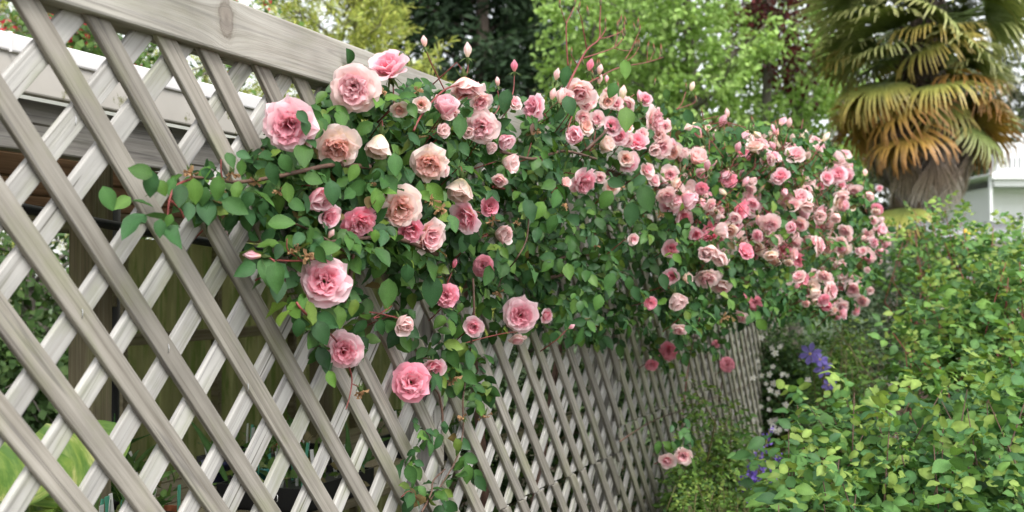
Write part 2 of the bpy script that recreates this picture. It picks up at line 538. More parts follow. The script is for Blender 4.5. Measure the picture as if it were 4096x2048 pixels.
# wire staples driven into the crossings
M['staple'] = plain_mat('galvanised_staple', (0.5, 0.5, 0.5), 0.3, 0.1, 10, 0); M['staple'].node_tree.nodes['Principled BSDF'].inputs['Metallic'].default_value = 0.8
for px_, py_ in ((327, 1250), (672, 1390), (1107, 1990), (300, 480), (990, 1545)):
    p = at_x(px_, py_, 0.0005)
    s = MB(); s.tube([p + Vector((0, 0, 0.006)), p + Vector((0.0018, 0, 0.003)), p + Vector((0.0018, 0, -0.006)), p + Vector((0, 0, -0.009))], 0.0008, 5)
    o = link('staple', s.mesh('staple', M['staple'])); adopt(o, fence)

# ------------------------------------------------------------------ potting shelter behind the fence
shed = thing('potting_shelter', (-1.0, 3.0, 0), 'open timber potting shelter with white gutter and mossy back wall behind the lattice', 'shelter')
YA, YB = 0.2, 7.2
LEN, YM = YB - YA, (YA + YB) / 2
def spart(name, c, size, mat, bev=0.004, parent=shed, rotz=0.0):
    mb = MB(); mb.box((0, 0, 0), size)
    o = link(name, mb.mesh(name, mat)); o.location = c
    o.rotation_euler = (0, 0, rotz)
    adopt(o, parent)
    if bev: bevel(o, bev)
    return o
ALONG = math.pi / 2      # timber whose grain runs along the fence
gx = -0.35
def zat(y, x): return 1.55 + (0.276403 - (y - 119) * (0.0721971 / 261)) * (1.3 - x)
z_lip, z_lip2, z_face, z_beam = zat(119, gx), zat(196, gx), zat(350, gx), zat(588, gx - 0.04)
gl = spart('gutter', (gx - 0.008, YM, (z_lip + z_lip2) / 2), (0.016, LEN, z_lip - z_lip2), M['gutter'], 0.004)
gf = spart('gutter_front', (gx - 0.0185, YM, (z_lip - 0.008 + z_face) / 2), (0.024, LEN, z_lip - 0.008 - z_face), M['gutter_face'], 0.004, gl)
BASE[gl.name] = None
gf.parent = gl; gf.matrix_parent_inverse = Matrix.Translation(-Vector(gl.location))
for yy in (1.75, 4.1):
    sk = spart('gutter_joint', (gx - 0.0065, yy, (z_lip + z_lip2) / 2), (0.019, 0.004, z_lip - z_lip2 + 0.003), M['gutter'], 0.001)
bm_ = spart('fascia_beam', (gx - 0.065, YM, (z_face - 0.003 + z_beam) / 2), (LEN, 0.045, z_face - 0.003 - z_beam), M['beam'], 0.004, rotz=ALONG)
nl = at_x(683, 528, gx - 0.04)
nb = MB(); nb.lathe((0, 0, 0), [(0.0, 0.0), (0.006, 0.0), (0.007, 0.002), (0.0, 0.003)], 10)
no = link('nail_head', nb.mesh('nail_head', M['dark_bark'])); no.location = (gx - 0.043, nl.y, nl.z); no.rotation_euler = (0, math.pi / 2, 0); adopt(no, shed)
# roof sheet, low pitch, falling towards the gutter
mb = MB()
nc = 96
for i in range(nc):
    ya, yb = YA + LEN * i / nc, YA + LEN * (i + 1) / nc
    for (xa, za), (xb, zb) in (((gx - 0.02, z_lip2 - 0.02), (-2.4, z_lip2 + 0.02)),):
        w0, w1 = 0.012 * math.sin(i * 1.5), 0.012 * math.sin((i + 1) * 1.5)
        mb.poly([(xa, ya, za + w0), (xa, yb, za + w1), (xb, yb, zb + w1), (xb, ya, zb + w0)], True)
rf = link('roof', mb.mesh('roof', M['roof'])); adopt(rf, shed)
# brown joists under the roof, running with the fence
for x_, y_, h_, t_ in ((-0.75, 690, 0.05, 0.05), (-1.0, 760, 0.05, 0.045), (-1.35, 800, 0.06, 0.045)):
    p = at_x(300, y_, x_)
    spart('joist', (x_, YM, p.z), (LEN, t_, h_), M['brown'], 0.003, rotz=ALONG)
for y_ in np.arange(0.9, 7.2, 0.9):
    spart('rafter', (-1.46, y_, z_lip2 - 0.09), (1.95, 0.05, 0.075), M['brown'], 0.003)
# black irrigation pipes slung under the joists
def pipe(p0, p1, r, sag, name='pipe'):
    pts = [p0.lerp(p1, t) + Vector((0, 0, -sag * math.sin(math.pi * t))) for t in np.linspace(0, 1, 16)]
    q = MB(); q.tube(pts, r, 10)
    o = link(name, q.mesh(name, M['rubber'])); adopt(o, shed); return o
a0, a1 = at_x(60, 790, -0.62), at_x(720, 905, -0.62)
dv_ = (a1 - a0)
pipe(a0 - dv_ * 1.2, a1 + dv_ * 3.0, 0.0115, 0.03)
a0, a1 = at_x(60, 830, -0.85), at_x(300, 872, -0.85)
dv_ = (a1 - a0)
pipe(a0 - dv_ * 2, a1 + dv_ * 6.0, 0.010, 0.0)
# back wall: mossy sheets between posts
M['sheet'] = plain_mat('mossy_wall_sheet', (0.105, 0.105, 0.042), 0.6, 0.35, 3.0, 0.1, stretch=(1, 3.5, 0.7), c2=(0.055, 0.075, 0.018), thr=(0.48, 0.62))
wall_x = -1.75
def see_through(m, col, fac):
    nt = m.node_tree; b = nt.nodes['Principled BSDF']; out = nt.nodes['Material Output']
    tr = N(nt, 'BsdfTranslucent'); tr.inputs[0].default_value = col + (1,)
    src = b.inputs['Base Color'].links[0].from_socket
    nt.links.new(mixc(nt, 1.0, src, (2.4, 2.4, 2.4), 'MULTIPLY') if fac > 0.45 else src, tr.inputs[0])
    mx = N(nt, 'MixShader'); mx.inputs[0].default_value = fac
    nt.links.new(b.outputs[0], mx.inputs[1]); nt.links.new(tr.outputs[0], mx.inputs[2]); nt.links.new(mx.outputs[0], out.inputs[0])
see_through(M['sheet'], (0.3, 0.3, 0.12), 0.5)
M['clear_roof'] = plain_mat('dirty_clear_roofing', (0.55, 0.56, 0.50), 0.4, 0.15, 3, 0.05)
see_through(M['clear_roof'], (0.6, 0.6, 0.55), 0.44)
rf.data.materials[0] = M['clear_roof']
yl = at_x(470, 1200, wall_x).y
zt = at_x(650, 960, wall_x).z
ys = np.arange(yl, at_x(1700, 1300, wall_x).y, 0.62)
for i in range(len(ys) - 1):
    wm = MB()
    for c_ in range(36):
        ya_, yb_ = ys[i] + 0.002 + 0.614 * c_ / 36, ys[i] + 0.002 + 0.614 * (c_ + 1) / 36
        wa_, wb_ = 0.006 * math.sin(c_ * 1.05), 0.006 * math.sin((c_ + 1) * 1.05)
        wm.poly([(wall_x + wa_, ya_, 0.01), (wall_x + wb_, yb_, 0.01), (wall_x + wb_, yb_, zt), (wall_x + wa_, ya_, zt)], True)
    wo_ = link('wall_sheet', wm.mesh('wall_sheet', M['sheet'])); adopt(wo_, shed)
    spart('batten', (wall_x + 0.022, ys[i], zt / 2), (0.035, 0.03, zt), M['olive_wood'], 0.002)
p = at_x(600, 930, wall_x + 0.06)
spart('wall_plate', (wall_x + 0.06, (YA + ys[-1]) / 2, zt + 0.055), (ys[-1] - YA, 0.06, 0.10), M['olive_wood'], 0.003, rotz=ALONG)
spart('wall_rail', (wall_x + 0.03, (yl + ys[-1]) / 2, at_x(900, 1330, wall_x).z), (ys[-1] - yl, 0.035, 0.045), M['olive_wood'], 0.003, rotz=ALONG)
for px_, x_, w_ in ((362, -0.75, 0.075), (1285, -1.55, 0.08), (1700, -0.8, 0.075), (2250, -0.9, 0.08)):
    p = at_x(px_, 1300, x_)
    mbp = MB(); mbp.box((0, 0, 0), (1.86, w_, w_))
    po = link('post', mbp.mesh('post', M['olive_wood'])); po.location = (x_, p.y, 0.93); po.rotation_euler = (0, -math.pi / 2, 0); adopt(po, shed); bevel(po, 0.004)
p = at_x(440, 1300, -1.2)
q = MB(); q.tube([(-1.2, p.y, 0.0), (-1.2, p.y, 1.78)], 0.03, 14)
o = link('downpipe', q.mesh('downpipe', M['black'])); adopt(o, shed)
p = at_x(410, 1150, -1.2); spart('bracket_block', (-1.2, p.y - 0.03, p.z), (0.09, 0.09, 0.12), M['olive_wood'])

# bench with trays and pots
p = at_x(900, 1965, -0.95)
BZ = p.z
bench = thing('potting_bench', (-0.95, 3.2, 0), 'low dark slatted potting bench standing inside the shelter', 'bench')
for i in range(7):
    o = spart('plank', (-0.55 - i * 0.125, 3.4, BZ - 0.0125), (5.2, 0.112, 0.025), M['olive_wood'], 0.003, bench, rotz=ALONG)
for y_ in (1.0, 2.6, 4.2, 5.8):
    for x_ in (-0.55, -1.3):
        spart('leg', (x_, y_, BZ / 2 - 0.014), (0.06, 0.06, BZ - 0.03), M['olive_wood'], 0.003, bench)

def pot_mesh(r, h, mat, name):
    q = MB()
    q.lathe((0, 0, 0), [(0.0, 0.0), (r * 0.72, 0.0), (r * 0.95, h * 0.82), (r * 1.04, h * 0.82), (r * 1.06, h), (r * 0.97, h), (r * 0.93, h * 0.85), (0.0, h * 0.84)], 22)
    return q.mesh(name, mat)
def tray_mesh(l, w, h, mat):
    q = MB(); t = 0.006
    q.box((0, 0, t / 2), (w, l, t))
    q.box((w / 2 - t / 2, 0, h / 2 + t / 2), (t, l, h)); q.box((-w / 2 + t / 2, 0, h / 2 + t / 2), (t, l, h))
    q.box((0, l / 2 - t / 2, h / 2 + t / 2), (w - 2 * t, t, h)); q.box((0, -l / 2 + t / 2, h / 2 + t / 2), (w - 2 * t, t, h))
    q.box((0, 0, h * 0.7), (w - 2 * t, l - 2 * t, 0.004))
    return q.mesh('tray', mat)

# ------------------------------------------------------------------ leaves: prototypes and scattering
def leaf_proto(L=1.0, W=0.6, fold=0.25, curl=0.35, ns=7, wave=0.03, seed=0, tipw=0.02, peak=0.42):
    """leaf along +Y, face +Z; ns stations x 3 points, quads only"""
    r = np.random.default_rng(seed)
    vs_, cs_ = [], []
    for i in range(ns):
        t = i / (ns - 1)
        ea = 0.72; eb = ea * (1 - peak) / peak
        w = W / 2 * ((t / peak) ** ea * ((1 - t) / (1 - peak)) ** eb if 0 < t < 1 else 0) + (0.012 if t == 0 else tipw * 0.5 if t == 1 else 0)
        ang = -curl * t * t
        y = L * (t - 0.12 * curl * t ** 3)
        z = -L * curl * 0.5 * t * t
        for sx in (-1, 0, 1):
            zz = z + (abs(sx) * w * fold) + (r.normal() * wave * (0 < t < 1) * abs(sx))
            vs_.append((sx * w, y, zz))
            cs_.append((0.92 if sx < 0 else 1.02) if sx else 1.25)
    fs = []
    for i in range(ns - 1):
        for k in range(2):
            a = i * 3 + k
            fs.append((a, a + 1, a + 4, a + 3))
    return np.array(vs_), np.array(fs), np.array(cs_)

def rots(dirs, norms):
    """frames with +Y along dirs and +Z near norms; arrays (m,3)"""
    y = dirs / np.linalg.norm(dirs, axis=1, keepdims=True)
    z = norms - (norms * y).sum(1, keepdims=True) * y
    z /= np.maximum(np.linalg.norm(z, axis=1, keepdims=True), 1e-6)
    x = np.cross(y, z)
    return np.stack([x, y, z], axis=2)

def scatter(name, protos, pid, R, pos, sc, col, mat):
    """one mesh from many copies of the prototypes"""
    vv, ff, cc, base = [], [], [], 0
    for k, (pv, pf, pc) in enumerate(protos):
        sel = np.where(pid == k)[0]
        if not len(sel): continue
        w = np.einsum('mij,nj->mni', R[sel], pv) * sc[sel][:, None, None] + pos[sel][:, None, :]
        m, n = len(sel), len(pv)
        vv.append(w.reshape(-1, 3))
        ff.append((pf[None] + (np.arange(m) * n)[:, None, None]).reshape(-1, pf.shape[1]) + base)
        cc.append((col[sel][:, None, :] * pc[None, :, None]).reshape(-1, 3))
        base += m * n
    return mesh_np(name, np.concatenate(vv), np.concatenate(ff), mat, np.concatenate(cc))

_pm = {}
def proto_mesh(key, proto, col, mat, name='leaf'):
    k = (key, tuple(np.round(col, 3)), mat.name)
    if k not in _pm:
        pv, pf, pc = proto
        _pm[k] = mesh_np(name, pv, pf, mat, np.array(col)[None] * pc[:, None])
    return _pm[k]

def leaves(parent, protos, pid, R, pos, sc, col, mat, palette, pal_id, n_single=300, mass='foliage', name='leaf', score=None):
    """the leaves that show largest become objects of their own, the rest one mass"""
    d = np.linalg.norm(pos - np.array(EYE), axis=1)
    s = sc / d if score is None else score
    order = np.argsort(-s)
    one, rest = order[:n_single], order[n_single:]
    for i in one:
        me = proto_mesh((mass, parent.name, int(pid[i])), protos[pid[i]], palette[pal_id[i]], mat, name)
        o = bpy.data.objects.new(name, me)
        COL.objects.link(o)
        m4 = Matrix(R[i].tolist()).to_4x4() * 1.0
        for a in range(3):
            for b in range(3): m4[a][b] = R[i][a][b] * sc[i]
        m4.translation = Vector(pos[i].tolist())
        o.parent = parent
        o.matrix_parent_inverse = Matrix.Translation(-BASE[parent.name])
        o.matrix_basis = m4
    if len(rest):
        me = scatter(mass, protos, pid[rest], R[rest], pos[rest], sc[rest], col[rest], mat)
        o = link(mass, me, parent)
        tag(o, kind='stuff')

def in_poly(px, py, poly):
    """vectorised point in polygon"""
    inside = np.zeros(len(px), bool)
    n = len(poly)
    for i in range(n):
        x1, y1 = poly[i]; x2, y2 = poly[(i + 1) % n]
        c = ((y1 > py) != (y2 > py)) & (px < (x2 - x1) * (py - y1) / (y2 - y1 + 1e-12) + x1)
        inside ^= c
    return inside

def ray_np(px, py):
    u = (px - 2048) / FPX; v = -(py - 1024) / FPX
    fy = cP - v * sP; fz = sP + v * cP
    return np.stack([u * cT - fy * sT, u * sT + fy * cT, fz], 1)
EYEN = np.array(EYE)
def at_x_np(px, py, x):
    d = ray_np(px, py)
    return EYEN + d * ((x - EYE.x) / d[:, 0])[:, None]
def at_d_np(px, py, dist):
    return EYEN + ray_np(px, py) * dist[:, None]

def unit(v): return v / np.maximum(np.linalg.norm(v, axis=-1, keepdims=True), 1e-9)

ROSE_LEAF = [leaf_proto(1.0, 0.62, 0.32, 0.25, seed=1), leaf_proto(1.0, 0.66, 0.22, 0.5, seed=2), leaf_proto(1.0, 0.58, 0.42, 0.35, seed=3), leaf_proto(1.0, 0.62, 0.26, 0.12, seed=4)]
ROSE_GREENS = [(0.052, 0.130, 0.034), (0.037, 0.100, 0.032), (0.068, 0.155, 0.034), (0.094, 0.190, 0.035), (0.044, 0.114, 0.042), (0.145, 0.225, 0.042), (0.13, 0.095, 0.035)]
ROSE_W = [0.26, 0.22, 0.18, 0.12, 0.15, 0.055, 0.015]

# how far the rose stands out from the fence (metres), by the column of the view it fills
def swell(xv):
    return np.interp(xv, [250, 600, 900, 1300, 1600, 1900, 2230], [0.05, 0.07, 0.13, 0.20, 0.32, 0.52, 0.84])

def sprigs(P, D, Nrm, size, gr, five=True):
    """five-leaflet rose leaves: P attachment, D rachis direction, Nrm upper side"""
    m = len(P)
    D = unit(D); Nn = unit(Nrm - (Nrm * D).sum(1, keepdims=True) * D)
    S = np.cross(D, Nn)
    pos, dr, nr, sc = [], [], [], []
    lay = [(1.0, 0, 1.0)] + [(0.78, s, 0.9) for s in (-1, 1)] + [(0.30, s, 0.74) for s in (-1, 1)]
    if not five: lay = lay[:3]
    for t, s, q in lay:
        base = P + D * (size * 1.55 * t)[:, None] + gr.normal(0, 0.003, (m, 3))
        dd = D * (1.0 if s == 0 else 0.55) + S * s * 0.9 + gr.normal(0, 0.22, (m, 3)) + np.array([0, 0, -0.25])
        nn = Nn + gr.normal(0, 0.38, (m, 3))
        pos.append(base); dr.append(dd); nr.append(nn); sc.append(size * q * gr.uniform(0.8, 1.18, m))
    return np.concatenate(pos), np.concatenate(dr), np.concatenate(nr), np.concatenate(sc)

def sample_poly(poly, n, gr, wfun=None):
    xs = [p[0] for p in poly]; ys = [p[1] for p in poly]
    ox, oy = [], []
    tot = 0
    while tot < n:
        x = gr.uniform(min(xs), max(xs), n * 2); y = gr.uniform(min(ys), max(ys), n * 2)
        k = in_poly(x, y, poly)
        if wfun is not None: k &= gr.random(n * 2) < wfun(x, y)
        ox.append(x[k]); oy.append(y[k]); tot += k.sum()
    return np.concatenate(ox)[:n], np.concatenate(oy)[:n]

# ------------------------------------------------------------------ rose flowers
def petal_geo(L, W, a0, a1, cup, ruffle, seed, r0=0.004, z0=0.0, nu=5, nv=6, back=0.0, notch=0.0):
    """petal standing in the r-z plane of a flower whose axis is +Z; a0, a1 = lift above the horizontal at base and tip (degrees)"""
    r = np.random.default_rng(seed)
    ph, ph2 = r.uniform(0, 6.28, 2)
    P = []
    tt = []
    cr, cz = r0, z0
    path = []
    for j in range(nv):
        v = j / (nv - 1)
        a = math.radians(a0 + (a1 - a0) * v + back * max(0, v - 0.7) / 0.3)
        if j: cr += math.cos(a) * L / (nv - 1); cz += math.sin(a) * L / (nv - 1)
        path.append((cr, cz, a, v))
    for j, (pr, pz, a, v) in enumerate(path):
        w = W / 2 * (0.22 + 0.78 * math.sin(min(1.0, v * 1.18) * math.pi / 2)) * (1 - 0.22 * max(0, v - 0.72) / 0.28)
        for i in range(nu):
            u = -1 + 2 * i / (nu - 1)
            shrink = 1 - 0.16 * u ** 4 * v ** 2 - notch * (1 - abs(u)) * (v > 0.99)
            k = path[max(0, j)][0] * shrink + r0 * (1 - shrink)
            lift = cup * w * u * u * (1 - 0.85 * v * v) + ruffle * W * v * v * math.sin(3.1 * u + ph) * 0.5 + ruffle * W * 0.25 * v ** 3 * math.sin(6.5 * u + ph2)
            nr_, nz_ = -math.sin(a), math.cos(a)
            drop = (1 - shrink) * L * 0.5 * v
            P.append((pr - math.cos(a) * drop + nr_ * lift, w * u, pz - math.sin(a) * drop + nz_ * lift))
            tt.append((v, u))
    F = []
    for j in range(nv - 1):
        for i in range(nu - 1):
            b = j * nu + i
            F.append((b, b + nu, b + nu + 1, b + 1))
    return np.array(P), np.array(F), np.array(tt)

TONES = {   # base, middle, rim
    'pink':  ((0.97, 0.72, 0.50), (0.97, 0.47, 0.57), (0.98, 0.77, 0.80)),
    'pale':  ((0.97, 0.88, 0.62), (0.98, 0.84, 0.78), (0.98, 0.79, 0.78)),
    'cream': ((0.97, 0.87, 0.50), (0.98, 0.91, 0.72), (0.98, 0.82, 0.78)),
    'deep':  ((0.96, 0.52, 0.40), (0.95, 0.26, 0.38), (0.97, 0.48, 0.58)),
    'peach': ((0.97, 0.79, 0.50), (0.98, 0.68, 0.64), (0.98, 0.81, 0.78)),
    'spent': ((0.34, 0.20, 0.09), (0.40, 0.24, 0.12), (0.45, 0.29, 0.16)),
}
TONES['heart'] = ((0.97, 0.66, 0.36), (0.97, 0.42, 0.50), (0.98, 0.68, 0.71))
TONES['rosy'] = ((0.97, 0.48, 0.36), (0.97, 0.28, 0.40), (0.98, 0.54, 0.62))
TONES['gilt'] = ((0.95, 0.80, 0.34), (0.95, 0.66, 0.42), (0.95, 0.62, 0.58))
HEART = {'pink': 'rosy', 'pale': 'heart', 'cream': 'gilt', 'deep': 'rosy', 'peach': 'heart', 'spent': 'spent'}

def tint(tt, tone, k=1.0, seed=0):
    b, m, r = [np.array(c) for c in TONES[tone]]
    v = tt[:, 0:1]; u = np.abs(tt[:, 1:2])
    c = np.where(v < 0.4, b + (m - b) * (v / 0.4), m + (r - m) * ((v - 0.4) / 0.6))
    c = c + (r - c) * (u ** 3) * 0.5
    return np.clip(c * k, 0, 1)

def rotz_np(P, a):
    c, s = math.cos(a), math.sin(a)
    return np.stack([P[:, 0] * c - P[:, 1] * s, P[:, 0] * s + P[:, 1] * c, P[:, 2]], 1)
def rotx_np(P, a):
    c, s = math.cos(a), math.sin(a)
    return np.stack([P[:, 0], P[:, 1] * c - P[:, 2] * s, P[:, 1] * s + P[:, 2] * c], 1)

# a flower of unit radius 0.05; rings: (count, L, W, a0, a1, cup, ruffle, back, z0)
FULL = [(8, 0.053, 0.060, 26, 12, 0.34, 0.13, -45, 0.000), (9, 0.049, 0.052, 46, 34, 0.36, 0.18, -45, 0.004), (10, 0.043, 0.042, 62, 56, 0.40, 0.26, -35, 0.006)]
CUP = [(5, 0.066, 0.060, 22, 112, 0.55, 0.06, -60, 0.0), (5, 0.064, 0.056, 34, 112, 0.55, 0.08, -40, 0.002), (5, 0.058, 0.046, 52, 108, 0.55, 0.10, -10, 0.004)]
HALF = [(6, 0.062, 0.056, 22, 66, 0.45, 0.12, -70, 0.0), (6, 0.060, 0.052, 36, 84, 0.48, 0.14, -50, 0.003), (7, 0.052, 0.042, 56, 92, 0.5, 0.2, -20, 0.005)]

def green_parts(open_=1.0, hip=0.0085):
    """hip and five sepals below the flower"""
    P, F, C, b = [], [], [], 0
    prof = [(0.002, -0.026), (0.0035, -0.020), (hip, -0.012), (hip * 0.95, -0.005), (0.004, 0.0)]
    n = 8
    for r, z in prof:
        for k in range(n):
            a = 2 * math.pi * k / n
            P.append((r * math.cos(a), r * math.sin(a), z)); C.append((0.10, 0.15, 0.05))
    for i in range(len(prof) - 1):
        for k in range(n):
            F.append((i * n + k, i * n + (k + 1) % n, (i + 1) * n + (k + 1) % n, (i + 1) * n + k))
    P = np.array(P); C = np.array(C); F = np.array(F)
    for k in range(5):
        p, f, t = petal_geo(0.032, 0.010, 10 - 60 * open_, -10 - 60 * open_, 0.3, 0.1, 40 + k, 0.004, -0.002, 3, 5)
        p[:, 1] *= np.interp(t[:, 0], [0, 0.3, 1], [1.2, 1.2, 0.12])
        p = rotz_np(p, k * 1.2566)
        F = np.concatenate([F, f + len(P)]); P = np.concatenate([P, p]); C = np.concatenate([C, np.tile((0.13, 0.19, 0.07), (len(p), 1))])
    return P, F, C

def heart_parts(rad, tone, seed, n=24):
    """crumpled inner petals"""
    r = np.random.default_rng(seed)
    P, F, C, b = [], [], [], 0
    for k in range(n):
        q = (k + 0.5) / n
        L = 0.026 * (0.8 + 0.4 * r.random()) + 0.010 * (1 - q); W = 0.026 * (0.8 + 0.5 * r.random())
        a0 = 84 + r.normal(0, 8); a1 = 62 + 30 * (1 - q) + r.normal(0, 16)
        p, f, t = petal_geo(L, W, a0, a1, 0.5, 0.5, int(r.integers(1e6)), 0.001 + rad * 0.75 * q ** 0.6, 0.010, 5, 5, back=-45)
        p = rotz_np(p, k * 2.399 + r.normal(0, 0.25))
        c = tint(0.35 + 0.65 * t * np.array([1, 0]) + t * np.array([0, 1]), tone, 0.96 + 0.1 * r.random())
        P.append(p); F.append(f + b); C.append(c); b += len(p)
    return np.concatenate(P), np.concatenate(F), np.concatenate(C)

def ring_parts(ring, tone, seed, jit=1.0, k=1.0, droop=0):
    n, L, W, a0, a1, cup, ruf, back, z0 = ring
    r = np.random.default_rng(seed)
    out = []
    off = r.uniform(0, 6.28)
    for i in range(n):
        p, f, t = petal_geo(L * r.uniform(0.9, 1.08), W * r.uniform(0.88, 1.12), a0 + r.normal(0, 7 * jit), a1 + r.normal(0, 11 * jit), cup * r.uniform(0.7, 1.2), ruf * r.uniform(0.6, 1.5), int(r.integers(1e6)), 0.004, z0, 5, 6, back=back * r.uniform(0.3, 1.3))
        p = rotz_np(p, off + 2 * math.pi * i / n + r.normal(0, 0.12))
        out.append((p, f, tint(t, tone, k * r.uniform(0.96, 1.06))))
    return out

def join(parts):
    P, F, C, b = [], [], [], 0
    for p, f, c in parts:
        P.append(p); F.append(f + b); C.append(c); b += len(p)
    return np.concatenate(P), np.concatenate(F), np.concatenate(C)

def bloom_geo(kind, tone, seed):
    """whole flower as one mesh, for flowers too small to show single petals"""
    parts = [green_parts(0.9)]
    rings = {'full': FULL, 'cup': CUP, 'half': HALF}[kind]
    for j, rg in enumerate(rings):
        parts += ring_parts(rg, tone if j < 2 else HEART[tone] if kind != 'cup' else tone, seed * 10 + j)
    if kind == 'full': parts.append(heart_parts(0.028, HEART[tone], seed + 5))
    if kind == 'half': parts.append(heart_parts(0.020, HEART[tone], seed + 5, 15))
    return join(parts)

def bud_geo(tone, seed, opening=0.5):
    """pointed bud, sepals at its foot"""
    parts = [green_parts(0.2 + 0.7 * opening, 0.006)]
    L = 0.042
    for j, (n, W, a1) in enumerate(((4, 0.036, 104), (3, 0.030, 100))):
        for p, f, c in ring_parts((n, L, W, 52 - 12 * opening, a1, 0.75, 0.03, 0, 0.0), tone, seed * 7 + j, 0.3):
            k = np.interp(p[:, 2], [0.0, 0.012, 0.026, 0.041], [1.0, 0.95, 0.72, 0.16])
            p[:, 0] *= k; p[:, 1] *= k; p[:, 2] *= 1.12
            parts.append((p, f, c))
    return join(parts)

def small_bud_geo(seed):
    """tight green bud with a reddish tip and long sepal points"""
    prof = [(0.0018, -0.016), (0.0040, -0.010), (0.0052, -0.003), (0.0046, 0.004), (0.0030, 0.011), (0.0012, 0.018), (0.0003, 0.026)]
    cols = [(0.14, 0.12, 0.06), (0.16, 0.19, 0.09), (0.20, 0.23, 0.12), (0.26, 0.22, 0.13), (0.42, 0.20, 0.13), (0.40, 0.16, 0.11), (0.25, 0.14, 0.08)]
    n = 8; P, C, F = [], [], []
    for (r, z), c in zip(prof, cols):
        for k in range(n):
            a = 2 * math.pi * k / n
            P.append((r * math.cos(a), r * math.sin(a), z)); C.append(c)
    for i in range(len(prof) - 1):
        for k in range(n): F.append((i * n + k, i * n + (k + 1) % n, (i + 1) * n + (k + 1) % n, (i + 1) * n + k))
    return np.array(P), np.array(F), np.array(C)

def spent_geo(seed):
    r = np.random.default_rng(seed)
    parts = [green_parts(1.2, 0.010)]
    for k in range(9):
        p, f, t = petal_geo(0.026 * r.uniform(0.7, 1.3), 0.013, r.uniform(-70, 80), r.uniform(-60, 100), 0.6, 0.9, int(r.integers(1e6)), 0.003, 0.0, 4, 5)
        parts.append((rotz_np(p, r.uniform(0, 6.28)), f, tint(t, 'spent', r.uniform(0.7, 1.3))))
    return join(parts)

_bm = {}
def bmesh_of(key, fn, name, mat):
    if key not in _bm:
        p, f, c = fn()
        _bm[key] = mesh_np(name, p, f, mat, c)
    return _bm[key]

def face_matrix(loc, axis, spin, s):
    q = Vector(axis).normalized().to_track_quat('Z', 'Y')
    m = (Matrix.Translation(loc) @ q.to_matrix().to_4x4() @ Matrix.Rotation(spin, 4, 'Z'))
    return m @ Matrix.Scale(s, 4)

def put(name, me, parent, m4):
    o = bpy.data.objects.new(name, me)
    COL.objects.link(o)
    o.parent = parent
    o.matrix_parent_inverse = Matrix.Translation(-BASE[parent.name])
    o.matrix_basis = m4
    return o

def cam_axis(loc, sx, sy, tow):
    """direction given on the view: sx right, sy up, tow towards the camera"""
    t = (EYE - Vector(loc)).normalized()
    rgt = Vector((cT, sT, 0)); up = Vector((0, 0, 1))
    return (rgt * sx + up * sy + t * tow).normalized()

# ------------------------------------------------------------------ the two climbing roses
near = thing('climbing_rose', (-0.09, 3.55, 0), 'climbing rose with large open pink blooms hanging over the near lattice', 'rose')
far = thing('climbing_rose', (-0.10, 7.0, 0), 'bulging far rose smothered in small pale pink blooms near the palm', 'rose')
SPLIT = 1690

